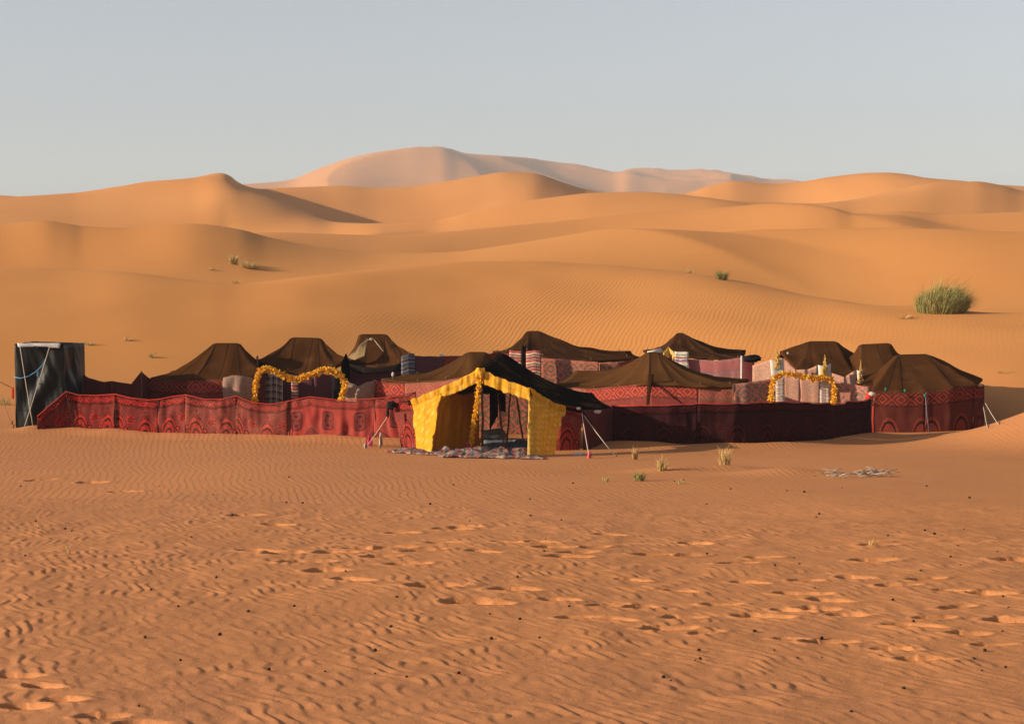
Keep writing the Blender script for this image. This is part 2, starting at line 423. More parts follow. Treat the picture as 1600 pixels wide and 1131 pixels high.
ground = bpy.data.objects.new('sand_ground', me); COL.objects.link(ground)
ground['kind'] = 'structure'; ground['label'] = 'orange desert sand with rippled foreground and rolling dunes'

# ---------------------------------------------------------------- the dusty air
hv = [(sx * 4600, sy * 4600, zz) for zz in (-12.0, 195.0) for sx, sy in ((-1, -1), (1, -1), (1, 1), (-1, 1))]
hz = bpy.data.meshes.new('haze')
hz.from_pydata(hv, [], [(0, 3, 2, 1), (4, 5, 6, 7), (0, 1, 5, 4), (1, 2, 6, 5), (2, 3, 7, 6), (3, 0, 4, 7)])
hm = bpy.data.materials.new('haze_air'); hm.use_nodes = True
hn = hm.node_tree.nodes; hn.remove(hn['Principled BSDF'])
pv = hn.new('ShaderNodeVolumePrincipled'); pv.inputs['Color'].default_value = (0.85, 0.91, 0.99, 1); pv.inputs['Density'].default_value = 0.00019
pv.inputs['Anisotropy'].default_value = 0.0
hm.node_tree.links.new(pv.outputs[0], hn['Material Output'].inputs['Volume'])
hz.materials.append(hm)
haze = bpy.data.objects.new('haze', hz); COL.objects.link(haze); haze['kind'] = 'stuff'; haze['label'] = 'pale dusty air over the dunes'

# ================================================================= MATERIALS OF THE CAMP
RED = (0.50, 0.020, 0.014); MAROON = (0.20, 0.026, 0.024); INK = (0.022, 0.008, 0.008)
SALMON = (0.46, 0.085, 0.055); ROSE = (0.30, 0.065, 0.055); PINK = (0.56, 0.20, 0.14); OLIVE = (0.17, 0.125, 0.075)
def finish(g, c, uvw, wear=0.25, faded=(0.40, 0.14, 0.10), tr=0.0):
    n = g.noise(uvw, 2.2, 4, 0.6)
    c = g.mix(n.step(0.42, 0.75) * wear, c, faded)
    d = g.noise(uvw, 26.0, 3, 0.7)
    c = g.mix(d.step(0.38, 0.75) * 0.42, c, (0.03, 0.012, 0.01))
    u, v, _ = g.uv()
    wv = (u * 700.0).sin() * 0.5 + (v * 620.0).sin() * 0.5
    return g.done(c, 0.95, 0.06, g.bump(d * 0.7 + wv * 0.2, 0.006, 0.7), translucent=tr)
def carpet(name, style, main, accent, ink, wear=0.25, faded=(0.40, 0.14, 0.10), tr=0.0):
    """woven cloth; v runs down from the upper edge in metres, u along it"""
    g = Gr(name); u, t, uvw = g.uv()
    wob = g.noise(uvw, 9.0, 2, 0.5)
    uu = u + (wob - 0.5) * 0.05; tt = t + (wob - 0.5) * 0.05
    def border(h):     # row of hooked lozenges in the upper band
        a = (uu / (h * 1.35)).fract() - 0.5; b = tt / h - 0.5
        e = a.abs() * 1.2 + b.abs()
        z = ((e * 3.2 + 0.1).fract() - 0.5).abs()
        hook = (((uu / 0.11).fract() - 0.5).abs() + ((tt / 0.10).fract() - 0.5).abs()) < 0.26
        edge = ((tt - 0.025).abs() < 0.012).mx((tt - h + 0.02).abs() < 0.012)
        return (z < 0.21).mx(hook * (e > 0.62)).mx(edge)
    speck = (g.noise(uvw, 34.0, 2, 0.6) > 0.56)
    if style == 'arch':
        per = 0.84
        cu = ((uu / per).fract() - 0.5) * per
        cw = ((uu / per + 0.5).fract() - 0.5) * per
        dy = 1.00 - tt
        r = ((cu / 0.25).pw(2.0) + (dy / 0.50).pw(2.0)).sqrt()
        c = g.mix(speck * 0.6, main, ink)
        c = g.mix((r < 1.0) * 0.7, c, accent)
        c = g.mix((((r - 0.80).abs() < 0.055).mx((r - 0.42).abs() < 0.06)), c, ink)
        c = g.mix((r < 0.75) * speck, c, ink)
        # tree over the arch
        k = (tt - 0.30).mx(0.0)
        tree = (cu.abs() < (k * 0.50 + 0.02)) * (tt > 0.26) * (r > 1.0)
        bead = (((cu.abs() / 0.075).fract() - 0.5).pw(2.0) + ((tt / 0.085).fract() - 0.5).pw(2.0)).sqrt()
        c = g.mix(tree * (bead < 0.46), c, accent)
        c = g.mix(tree * ((bead - 0.36).abs() < 0.12), c, ink)
        lob = ((cu.abs() - 0.27).pw(2.0) + (tt - 0.80).pw(2.0)).sqrt()
        c = g.mix((lob < 0.085), c, accent); c = g.mix((lob - 0.055).abs() < 0.018, c, ink)
        rr = (cw.pw(2.0) + (tt - 0.56).pw(2.0)).sqrt()
        ang = g.math('ARCTAN2', cw, tt - 0.56)
        ros = rr < (0.115 + (ang * 8.0).cos() * 0.03)
        c = g.mix(ros * 0.8, c, accent); c = g.mix((rr < 0.085) * ((ang * 6.0).cos() > 0.1), c, ink)
        band = tt < 0.20
        bc = g.mix(border(0.20), accent, ink)
        c = g.mix(band, c, bc); c = g.mix((tt - 0.212).abs() < 0.010, c, ink)
    elif style == 'lattice':
        a = ((uu * 1.0 + tt * 0.8) / 0.055).fract(); b = ((uu * 1.0 - tt * 0.8) / 0.055).fract()
        c = g.mix(((a < 0.3).mx(b < 0.3)) * 0.55, accent, main)
        cu = ((uu / 0.86).fract() - 0.5) * 0.86
        r = ((cu.abs() / 0.16).pw(4.0) + ((tt - 0.52).abs() / 0.24).pw(4.0)).pw(0.25)
        ang = g.math('ARCTAN2', cu, tt - 0.52)
        c = g.mix((r < 1.0), c, main)
        c = g.mix(((r - 0.95).abs() < 0.06).mx((r < 0.8) * (((ang * 4.0).cos() + (r * 13.0).cos()) > 0.5)), c, ink)
        cw = ((uu / 0.86 + 0.5).fract() - 0.5) * 0.86
        chev = tt - 0.76 - cw.abs() * 0.75
        c = g.mix((chev > 0.0) * (chev < 0.22) * ((chev / 0.07).fract() < 0.5), c, ink)
        c = g.mix(tt < 0.20, c, g.mix(border(0.20) * 0.8, accent, ink)); c = g.mix((tt - 0.212).abs() < 0.008, c, ink)
    elif style == 'band':
        c = g.mix(speck * 0.3, main, ink)
        cu = ((uu / 0.84).fract() - 0.5) * 0.84
        r = ((cu / 0.25).pw(2.0) + ((1.16 - tt) / 0.50).pw(2.0)).sqrt()
        c = g.mix((r < 1.0) * 0.7, c, accent); c = g.mix((r - 0.75).abs() < 0.08, c, ink)
        c = g.mix(tt < 0.36, c, g.mix(border(0.36), accent, g.mix(0.5, main, ink)))
        c = g.mix((tt - 0.37).abs() < 0.009, c, ink)
    elif style == 'damask':
        per = 0.62
        cu = ((uu / per).fract() - 0.5).abs() * per; cv = ((tt / 0.74 + 0.08).fract() - 0.5).abs() * 0.74
        f = (cu * 34.0).sin() * (cv * 29.0).cos() + ((cu + cv) * 41.0).sin() * 0.7 + (((cu.pw(2.0) + cv.pw(2.0)).sqrt()) * 46.0).cos() * 0.8
        f = f + (g.noise(uvw, 14.0, 2, 0.5) - 0.5) * 2.2
        c = g.mix(f.step(-0.15, 0.15), main, accent)
        c = g.mix((tt < 0.07) * (((uu / 0.05).fract()) < 0.5), c, accent)
        c = g.mix((f > 1.5), c, g.mix(0.5, accent, ink))
    elif style == 'plain':
        c = g.mix(g.noise(g.vec(u * 3.0, t * 60.0), 1.0, 2, 0.6) * 0.6, main, accent)
        c = g.mix((((u / 0.42).fract() < 0.03).mx((t / 0.31).fract() < 0.03)) * 0.5, c, ink)
    return finish(g, c, uvw, wear, faded, tr)
def stripes(name, cols, per, wear=0.15, along=False, tr=0.0, wob=0.07):
    g = Gr(name); u, t, uvw = g.uv()
    w = (u if along else t) + (g.noise(uvw, 6.0, 2, 0.5) - 0.5) * wob
    f = (w / per).fract()
    c = cols[0]; n = sum(k for _, k in cols); acc = 0; c = cols[0][0]
    for col, k in cols:
        c = g.mix((f > acc / n), c, col) if acc else col
        acc += k
    return finish(g, c, uvw, wear, (0.45, 0.36, 0.28), tr)
M = {}
M['red_deep'] = carpet('carpet_deep_red', 'arch', (0.16, 0.027, 0.021), (0.40, 0.022, 0.014), INK, 0.18, (0.36, 0.06, 0.05))
M['red_mid'] = carpet('carpet_red', 'arch', (0.20, 0.040, 0.031), (0.42, 0.036, 0.022), (0.04, 0.014, 0.012), 0.3, (0.40, 0.11, 0.085))
M['red_fade'] = carpet('carpet_faded_red', 'arch', (0.25, 0.060, 0.044), (0.44, 0.058, 0.036), (0.06, 0.022, 0.02), 0.35)
M['red_lattice'] = carpet('carpet_lattice_red', 'lattice', (0.20, 0.036, 0.032), (0.42, 0.060, 0.044), (0.07, 0.022, 0.020), 0.25)
M['red_shaded'] = carpet('carpet_red_shaded', 'arch', (0.036, 0.009, 0.010), (0.075, 0.010, 0.010), (0.010, 0.004, 0.005), 0.12, (0.09, 0.018, 0.018))  # red arch carpet with the right fence's shade put into its colours
M['band'] = carpet('carpet_lozenge_band', 'band', (0.22, 0.045, 0.036), (0.46, 0.072, 0.045), (0.085, 0.022, 0.02), 0.3, (0.34, 0.11, 0.08))
M['band_dk'] = carpet('carpet_lozenge_band_brown', 'band', (0.115, 0.024, 0.017), (0.25, 0.042, 0.024), (0.030, 0.010, 0.008), 0.2, (0.18, 0.06, 0.035))
M['band_olive'] = carpet('carpet_lozenge_olive', 'band', (0.26, 0.06, 0.045), (0.42, 0.10, 0.065), OLIVE, 0.3)
M['damask'] = carpet('carpet_pink_olive', 'damask', OLIVE, (0.52, 0.15, 0.105), INK, 0.3)
M['damask_pale'] = carpet('carpet_pale_pink', 'damask', (0.42, 0.27, 0.19), (0.58, 0.27, 0.19), (0.3, 0.2, 0.15), 0.3, (0.55, 0.36, 0.26))
M['damask_grey'] = carpet('carpet_pink_grey', 'damask', (0.20, 0.15, 0.12), (0.50, 0.19, 0.13), INK, 0.3)
M['pink_band'] = carpet('carpet_pink_mauve', 'band', (0.36, 0.16, 0.14), (0.46, 0.12, 0.10), (0.22, 0.12, 0.16), 0.3)
M['purple'] = carpet('cloth_dull_purple', 'plain', (0.115, 0.040, 0.050), (0.15, 0.055, 0.058), (0.03, 0.012, 0.015), 0.2, (0.16, 0.07, 0.07))
M['maroon_plain'] = carpet('cloth_dark_maroon', 'plain', (0.105, 0.024, 0.022), (0.14, 0.032, 0.028), (0.03, 0.01, 0.01), 0.2, (0.15, 0.05, 0.04))
M['greige'] = carpet('cloth_grey_brown', 'plain', (0.27, 0.175, 0.125), (0.33, 0.20, 0.15), (0.10, 0.06, 0.05), 0.35, (0.42, 0.17, 0.12))
WHT = (0.68, 0.60, 0.50); CRM = (0.60, 0.45, 0.22)
M['stripe'] = stripes('cloth_striped', [((0.40, 0.09, 0.07), 3), (WHT, 1), ((0.42, 0.22, 0.07), 1.4), ((0.10, 0.03, 0.05), 1), (WHT, 0.7), ((0.36, 0.06, 0.06), 2), ((0.12, 0.10, 0.10), 1), ((0.5, 0.3, 0.2), 1)], 0.27)
M['stripe_pale'] = stripes('cloth_pale_striped', [(WHT, 2), ((0.16, 0.30, 0.14), 0.8), (WHT, 1.2), ((0.42, 0.10, 0.09), 1.2), (WHT, 1), ((0.22, 0.14, 0.26), 1.2), ((0.55, 0.3, 0.24), 1)], 0.33)
M['stripe_blue_shaded'] = stripes('cloth_blue_stripe_shaded', [((0.10, 0.10, 0.11), 2), ((0.20, 0.21, 0.21), 1), ((0.10, 0.06, 0.08), 1.5), ((0.25, 0.27, 0.30), 1)], 0.24)  # stripe colours darkened to make the cloth look shaded
M['stripe_grey'] = stripes('cloth_grey_striped', [((0.20, 0.20, 0.20), 1), ((0.42, 0.40, 0.37), 1), ((0.10, 0.10, 0.11), 0.7), ((0.30, 0.29, 0.28), 0.8)], 0.14, along=True)
M['embroid'] = stripes('cloth_white_embroidered', [(WHT, 2), ((0.30, 0.24, 0.22), 0.6), (WHT, 1), ((0.50, 0.26, 0.22), 0.8), (WHT, 1.4), ((0.44, 0.36, 0.42), 0.8), ((0.62, 0.46, 0.38), 1)], 0.23, 0.3)
M['rug'] = stripes('rug_striped', [((0.22, 0.05, 0.042), 2), ((0.36, 0.28, 0.23), .7), ((0.06, 0.045, 0.045), 1.6), ((0.30, 0.20, 0.15), 0.8), ((0.20, 0.06, 0.05), 1.6), ((0.40, 0.32, 0.27), 0.4), ((0.08, 0.08, 0.10), 1.4)], 0.41, 0.6, along=True, wob=0.3)
def plaid():
    g = Gr('cloth_plaid'); u, t, uvw = g.uv()
    a = (u / 0.16).fract(); b = (t / 0.19).fract()
    c = g.mix((b < 0.45), (0.13, 0.055, 0.07), (0.22, 0.20, 0.15))
    c = g.mix((a < 0.14).mx((b - 0.5).abs() < 0.06), c, (0.40, 0.37, 0.29)); c = g.mix((a - 0.5).abs() < 0.07, c, (0.06, 0.05, 0.07))
    return finish(g, c, uvw, 0.15, (0.3, 0.26, 0.22))
M['plaid'] = plaid()
def yellow(name, a, b, tr, check=True):
    g = Gr(name); u, t, uvw = g.uv()
    c = a
    if check:
        k = ((u / 0.17).floor() + (t / 0.15).floor()) * 0.5
        c = g.mix((k.fract() > 0.25) * 0.6 * g.noise(uvw, 3.0, 2, 0.5).step(0.3, 0.6), a, (0.85, 0.56, 0.13))
        e = ((u / 0.17).fract() - 0.5).abs().mx(((t / 0.15).fract() - 0.5).abs())
        c = g.mix((e > 0.42) * 0.45, c, (0.54, 0.21, 0.010))
    n = g.noise(uvw, 5.0, 4, 0.6)
    c = g.mix(n.step(0.4, 0.7) * 0.55, c, b)
    d = g.noise(g.vec(u * 60.0, t * 9.0), 1.0, 2, 0.6)
    return g.done(c, 0.85, 0.1, g.bump(d + n, 0.012, 0.8), translucent=tr)
M['yellow'] = yellow('yellow_quilt', (0.78, 0.40, 0.022), (0.62, 0.26, 0.012), 0.30)
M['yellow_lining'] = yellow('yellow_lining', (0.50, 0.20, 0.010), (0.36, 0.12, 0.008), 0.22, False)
M['yellow_tuft'] = yellow('yellow_tufts', (0.86, 0.48, 0.045), (0.70, 0.33, 0.02), 0.25, False)
M['yellow_pale'] = yellow('yellow_silk', (0.70, 0.46, 0.12), (0.55, 0.30, 0.05), 0.15, False)
def hair(name, a, b, tr=0.0):
    """goat hair roof cloth sewn from long strips: u along the eaves, v down the slope"""
    g = Gr(name); u, t, uvw = g.uv()
    strip = g.white((u / 0.55).floor())
    c = g.mix(strip * 0.8, a, b)
    f = g.noise(g.vec(u * 45.0, t * 2.5), 1.0, 3, 0.65)
    c = g.mix(f.step(0.35, 0.75) * 0.5, c, (b[0] * 1.25, b[1] * 1.25, b[2] * 1.2))
    dust = g.noise(uvw, 1.3, 4, 0.6)
    c = g.mix(dust.step(0.48, 0.75) * 0.4, c, (0.16, 0.075, 0.03))
    return g.done(c, 1.0, 0.0, g.bump(f + (u * 500.0).sin() * 0.15, 0.006, 0.6), translucent=tr)
M['hair'] = hair('goat_hair_brown', (0.058, 0.022, 0.0075), (0.078, 0.030, 0.010))
M['hair_dk'] = hair('goat_hair_dark', (0.038, 0.016, 0.007), (0.055, 0.022, 0.009))
M['hair_lt'] = hair('goat_hair_tan', (0.062, 0.026, 0.009), (0.085, 0.037, 0.013))
M['hair_blk'] = hair('goat_hair_black', (0.0075, 0.0052, 0.0045), (0.011, 0.0075, 0.006))
M['patch'] = hair('tan_patch_cloth', (0.30, 0.19, 0.085), (0.42, 0.27, 0.13))
def simple(name, col, rough=0.9, spec=0.1, var=0.35, scale=30.0, bump=0.004):
    g = Gr(name); x, y, z, pos = g.pos()
    n = g.noise(pos, scale, 3, 0.6)
    c = g.mix(n.step(0.3, 0.75) * var, col, tuple(k * 0.45 for k in col))
    return g.done(c, rough, spec, g.bump(n, bump, 0.6))
M['rope'] = simple('rope_pale', (0.62, 0.50, 0.38)); M['rope_pink'] = simple('rope_pink', (0.62, 0.13, 0.17)); M['rope_blue'] = simple('rope_blue', (0.12, 0.30, 0.48))
M['rope_dark'] = simple('rope_dark', (0.05, 0.028, 0.018)); M['wood'] = simple('pole_wood', (0.17, 0.085, 0.040), 0.8, 0.2, 0.6, 12.0)
M['white'] = simple('white_cloth', (0.62, 0.55, 0.47), 0.9, 0.1, 0.3, 9.0); M['black_rag'] = simple('black_rag', (0.012, 0.010, 0.011), 0.9, 0.1, 0.4, 8.0)
M['plastic_sheet'] = simple('pale_plastic', (0.55, 0.54, 0.53), 0.35, 0.5, 0.35, 12.0); M['redcloth'] = simple('red_cloth', (0.52, 0.05, 0.03))
M['green'] = simple('green_cord', (0.02, 0.26, 0.15)); M['pinkwool'] = simple('pink_wool', (0.60, 0.05, 0.14)); M['bluegrey'] = simple('grey_blue_cloth', (0.16, 0.19, 0.23), 0.9, 0.1, 0.6, 14.0)
M['dung'] = simple('dung', (0.040, 0.022, 0.013), 0.85, 0.2, 0.5, 60.0); M['straw'] = simple('dry_straw', (0.56, 0.38, 0.15)); M['grass'] = simple('desert_grass', (0.24, 0.25, 0.075), 0.8, 0.2, 0.4, 9.0)
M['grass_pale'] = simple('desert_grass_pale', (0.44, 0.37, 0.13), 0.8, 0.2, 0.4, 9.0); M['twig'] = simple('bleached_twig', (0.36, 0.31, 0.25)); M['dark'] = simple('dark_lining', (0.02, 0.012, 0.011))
g = Gr('black_tarpaulin'); x, y, z, pos = g.pos()
n = g.noise(g.vec(x * 2.5, y * 2.5, z * 1.2), 1.0, 4, 0.6)
M['tarp'] = g.done(g.mix(n.step(0.45, 0.8) * 0.5, (0.005, 0.0065, 0.006), (0.014, 0.015, 0.012)), 0.48, 0.20, g.bump(n, 0.05, 0.5))

# ================================================================= BUILDERS
def grid_faces(nu, nv, closed=False):
    f = []
    for i in range(nu if closed else nu - 1):
        i2 = (i + 1) % nu
        for j in range(nv - 1):
            f.append((i * nv + j, i2 * nv + j, i2 * nv + j + 1, i * nv + j + 1))
    return f
def resample(pts, n):
    d = [0.0]
    for a, b in zip(pts, pts[1:]): d.append(d[-1] + (b - a).length)
    out = []; k = 0
    for i in range(n):
        s = d[-1] * i / (n - 1)
        while k < len(pts) - 2 and s > d[k + 1]: k += 1
        t = (s - d[k]) / max(d[k + 1] - d[k], 1e-6)
        out.append(pts[k].lerp(pts[k + 1], min(max(t, 0), 1)))
    return out, d
def cloth(name, tops, bots, mat, parent=None, fold=0.03, wl=0.3, sag=0.0, uoff=0.0, seed=0, thick=0.012, ragged=0.0, step=0.055, bulge=0.0):
    """a hung piece of cloth between an upper and a lower edge, both given left to right"""
    L = max(sum((b - a).length for a, b in zip(tops, tops[1:])), sum((b - a).length for a, b in zip(bots, bots[1:])))
    H = max((a - b).length for a, b in zip(tops, bots))
    nu = int(min(max(L / step, 4), 160)); nv = int(min(max(H / 0.075, 4), 26))
    # keep the given points as knots on both edges
    K = len(tops); ts = []; per = max((nu - 1) // max(K - 1, 1), 2); nu = per * (K - 1) + 1
    T = []; B = []
    for k in range(K - 1):
        for i in range(per + (k == K - 2)):
            s = i / per
            a = tops[k].lerp(tops[k + 1], s); a.z -= sag * 4 * s * (1 - s)
            T.append(a); B.append(bots[k].lerp(bots[k + 1], s))
    vs, uv = [], []; ulen = 0.0
    for i in range(nu):
        if i: ulen += (B[i] - B[i - 1]).length * 0.5 + (T[i] - T[i - 1]).length * 0.5
        d = (T[min(i + 1, nu - 1)] - T[max(i - 1, 0)]); nrm = Vector((d.y, -d.x, 0)); nrm = nrm.normalized() if nrm.length > 1e-6 else Vector((0, -1, 0))
        hh = (T[i] - B[i]).length
        for j in range(nv):
            v = j / (nv - 1)
            p = T[i].lerp(B[i], v)
            w = mnoise.noise(Vector((ulen / wl + seed * 7.7, v * 0.9, seed * 3.1))) + 0.5 * mnoise.noise(Vector((ulen / wl * 2.6 + seed, v * 2.4, seed + 5.0)))
            amp = fold * (0.35 + 0.65 * math.sin(math.pi * min(v * 0.9 + 0.1, 1)) + 0.25 * v)
            p = p + nrm * (amp * w + bulge * math.sin(math.pi * v))
            if ragged and j == nv - 1: p.z += ragged * mnoise.noise(Vector((ulen * 7, seed, 2.0)))
            p.z += 0.012 * mnoise.noise(Vector((ulen * 3.3, seed + 9, 1.0))) * (1 - v)
            vs.append(p); uv.append((ulen + uoff, v * hh))
    return mk(name, vs, grid_faces(nu, nv), mat, parent, uv, True, thick)
def tube(name, pts, rad, mat, parent=None, n=6, taper=1.0, wob=0.0, seed=0):
    pts = [Vector(p) for p in pts]
    vs, fs = [], []; m = len(pts)
    for i, p in enumerate(pts):
        d = (pts[min(i + 1, m - 1)] - pts[max(i - 1, 0)]).normalized()
        a = d.cross(Vector((0, 0, 1)) if abs(d.z) < 0.9 else Vector((0, 1, 0))).normalized(); b = d.cross(a)
        rr = rad * (1 + (taper - 1) * i / max(m - 1, 1))
        for k in range(n):
            an = 2 * math.pi * k / n
            q = rr * (1 + wob * mnoise.noise(Vector((i * 0.9 + seed, k * 1.7, seed))))
            vs.append(p + a * (math.cos(an) * q) + b * (math.sin(an) * q))
    for i in range(m - 1):
        for k in range(n):
            fs.append((i * n + k, i * n + (k + 1) % n, (i + 1) * n + (k + 1) % n, (i + 1) * n + k))
    fs.append(tuple(range(n))[::-1]); fs.append(tuple((m - 1) * n + k for k in range(n)))
    return mk(name, vs, fs, mat, parent)
def rope_pts(a, b, sag=0.0, n=10):
    return [a.lerp(b, i / (n - 1)) - Vector((0, 0, sag * 4 * (i / (n - 1)) * (1 - i / (n - 1)))) for i in range(n)]
def pole(a, b, rad, parent=None, name='pole', mat=None, seed=0):
    n = 8; pts = []
    for i in range(n):
        p = a.lerp(b, i / (n - 1)); w = math.sin(math.pi * i / (n - 1))
        p += Vector((mnoise.noise(Vector((i * 0.5, seed, 0))), mnoise.noise(Vector((i * 0.5, seed, 7))), 0)) * 0.03 * w; pts.append(p)
    return tube(name, pts, rad, mat or M['wood'], parent, 7, 0.8, 0.35, seed)
def garland(name, pts, rad, mat, parent=None, seed=0, flat=0.7, taper=1.0):
    """a fluffy rope of gathered cloth: pleated rings with ragged flaps"""
    L = sum((b - a).length for a, b in zip(pts, pts[1:])); m = max(int(L / 0.022), 8)
    path, _ = resample(pts, m); n = 12; vs, fs, uv = [], [], []
    rg = random.Random(seed)
    for i, p in enumerate(path):
        d = (path[min(i + 2, m - 1)] - path[max(i - 2, 0)]).normalized()
        a = d.cross(Vector((0, 1, 0))).normalized(); b = d.cross(a)
        base = 0.62 * rad * (0.85 + 0.35 * mnoise.noise(Vector((i * 0.11, seed, 0)))) * (1.0 + 0.22 * ((i % 3) - 1)) * (1 + (taper - 1) * i / m)
        for k in range(n):
            an = 2 * math.pi * k / n + 0.3 * math.sin(i * 0.7)
            q = base * (1 + 0.42 * rg.uniform(-1, 1)) * (1 + 0.3 * mnoise.noise(Vector((i * 0.35, k * 0.9, seed))))
            vs.append(p + a * (math.cos(an) * q) + b * (math.sin(an) * q * flat)); uv.append((i * 0.022, k * 0.03))
    for i in range(m - 1):
        for k in range(n):
            fs.append((i * n + k, i * n + (k + 1) % n, (i + 1) * n + (k + 1) % n, (i + 1) * n + k))
    fs.append(tuple(range(n))[::-1]); fs.append(tuple((m - 1) * n + k for k in range(n)))
    for i in range(int(L / 0.0055)):      # loose frayed flaps of cloth
        t_ = rg.random(); q = min(int(t_ * m), m - 1); p = path[q]; sc = rad * (1 + (taper - 1) * t_)
        dr = Vector((rg.gauss(0, 1), rg.gauss(-.3, .8), rg.gauss(-.15, 1))).normalized(); sd = dr.cross(Vector((rg.gauss(0, 1), rg.gauss(0, 1), rg.gauss(0, 1)))).normalized()
        p0 = p + dr * sc * .35; p1 = p + dr * sc * rg.uniform(.8, 1.35) + Vector((0, 0, -.25 * sc)); w = sc * rg.uniform(.18, .42); b0 = len(vs)
        vs += [p0 - sd * w * .7, p0 + sd * w * .7, p1 + sd * w + Vector((0, 0, rg.uniform(-.3, .1) * sc)), p1 - sd * w]; uv += [(i * .02, 0), (i * .02 + .04, 0), (i * .02 + .04, .06), (i * .02, .06)]
        fs.append((b0, b0 + 1, b0 + 2, b0 + 3))
    return mk(name, vs, fs, mat, parent, uv, False)
def lump(name, c, size, mat, parent=None, seed=0, rough=0.45, sub=3):
    import bmesh
    bm = bmesh.new(); bmesh.ops.create_icosphere(bm, subdivisions=sub, radius=1.0)
    vs = []
    for v in bm.verts:
        n = v.co.normalized(); k = 1 + rough * mnoise.noise(n * 1.6 + Vector((seed, seed * 2.0, 0))) + rough * 0.5 * mnoise.noise(n * 4.5 + Vector((seed, 3, seed)))
        vs.append(Vector((n.x * size[0] * k, n.y * size[1] * k, n.z * size[2] * k)) + c)
    fs = [tuple(v.index for v in f.verts) for f in bm.faces]; bm.free()
    return mk(name, vs, fs, mat, parent)
def tassel(name, c, h, mat, parent=None, seed=0, n=16, spread=0.06):
    rg = random.Random(seed); vs, fs = [], []
    for i in range(n):
        a = rg.uniform(0, 6.28); r = rg.uniform(0.2, 1) * spread
        p0 = c + Vector((math.cos(a) * r * 0.25, math.sin(a) * r * 0.25, h)); p1 = c + Vector((math.cos(a) * r, math.sin(a) * r, rg.uniform(-0.1, 0.25) * h))
        w = Vector((math.sin(a), -math.cos(a), 0)) * 0.010; m_ = p0.lerp(p1, 0.5) + Vector((math.cos(a), math.sin(a), 0)) * r * 0.3
        b = len(vs); vs += [p0 - w, p0 + w, m_ - w, m_ + w, p1 - w, p1 + w]; fs += [(b, b + 1, b + 3, b + 2), (b + 2, b + 3, b + 5, b + 4)]
    return mk(name, vs, fs, mat, parent, None, False, 0.008)
def roof(name, ridge, eave, mat, parent, power=1.6, rad=0.10, seed=0, tiesag=0.05, wav=0.02, seam_at=()):
    """tent cloth slung from a ridge board (two points) to a closed loop of eave points"""
    loop = [Vector(p) for p in eave]; n = len(loop); per = 8; E = []; edge = []
    for i in range(n):
        a, b = loop[i], loop[(i + 1) % n]
        for k in range(per):
            s = k / per; p = a.lerp(b, s); cen = sum(loop, Vector()) / n
            inn = (cen - p); inn.z = 0; inn = inn.normalized()
            p = p + inn * (tiesag * 2.2 * 4 * s * (1 - s)); p.z -= tiesag * 4 * s * (1 - s) * (0.6 + 0.8 * abs(mnoise.noise(Vector((i * 1.3, seed, 4.4)))))
            E.append(p)
    A, B = Vector(ridge[0]), Vector(ridge[1]); ab = B - A; nj = 16; vs, uv = [], []; ul = 0.0
    NU = len(E)
    for i, e in enumerate(E):
        if i: ul += (E[i] - E[i - 1]).length
        t = min(max((e - A).dot(ab) / max(ab.length_squared, 1e-6), 0), 1); c0 = A + ab * t
        out = e - c0; out.z = 0; top = c0 + out.normalized() * rad; zr = c0.z
        dl = (e - top).length
        for j in range(nj):
            s = (j - 1) / (nj - 2) if j else 0.0
            if j == 0: p = c0.copy(); p.z = zr + 0.012
            else:
                p = top.lerp(e, s); p.z = e.z + (zr - e.z) * (1 - s) ** power - (0.02 if j == 1 else 0)
                p.z += wav * mnoise.noise(Vector((p.x * 1.6, p.y * 1.6, seed))) * math.sin(math.pi * s) * 1.6
            vs.append(p); uv.append((ul, s * dl))
    o = mk(name, vs, grid_faces(NU, nj, True), mat, parent, uv, True, 0.018)
    for q in seam_at:      # sewn seams between the strips, slightly proud
        i = int(q * NU) % NU
        tube('seam', [vs[i * nj + j] + Vector((0, -0.004, 0.012)) for j in range(1, nj)], 0.006, M['rope_dark'], o, 4)
    # hanging hem
    hem = []; hu = []
    for i in range(NU + 1):
        e = E[i % NU]
        for dz_ in (0.01, -0.07):
            hem.append(e + Vector((0, 0, dz_ + (0.02 * mnoise.noise(Vector((i * 0.6, seed, 1))) if dz_ < 0 else 0)))); hu.append((i * 0.1, 0.0 if dz_ > 0 else 0.08))
    mk('hem', hem, grid_faces(NU + 1, 2), mat, o, hu, True, 0.014)
    return o
def fence(spec, z_sink=0.06):
    """rows (column, top row, foot row) -> upper and lower edge points on the ground"""
    T, B = [], []
    for px, ty, by in spec:
        Y = ground_depth(by); b = P(px, by, Y); b.z = ground_z(b.x, b.y) - z_sink; T.append(P(px, ty, Y)); B.append(b)
    return T, B
def wall(spec, zb=-0.05):
    """rows (column, top row, depth): a cloth wall from that upper edge down to the sand"""
    T = [P(*s) for s in spec]; B = [Vector((t.x, t.y, ground_z(t.x, t.y) + zb)) for t in T]
    return T, B

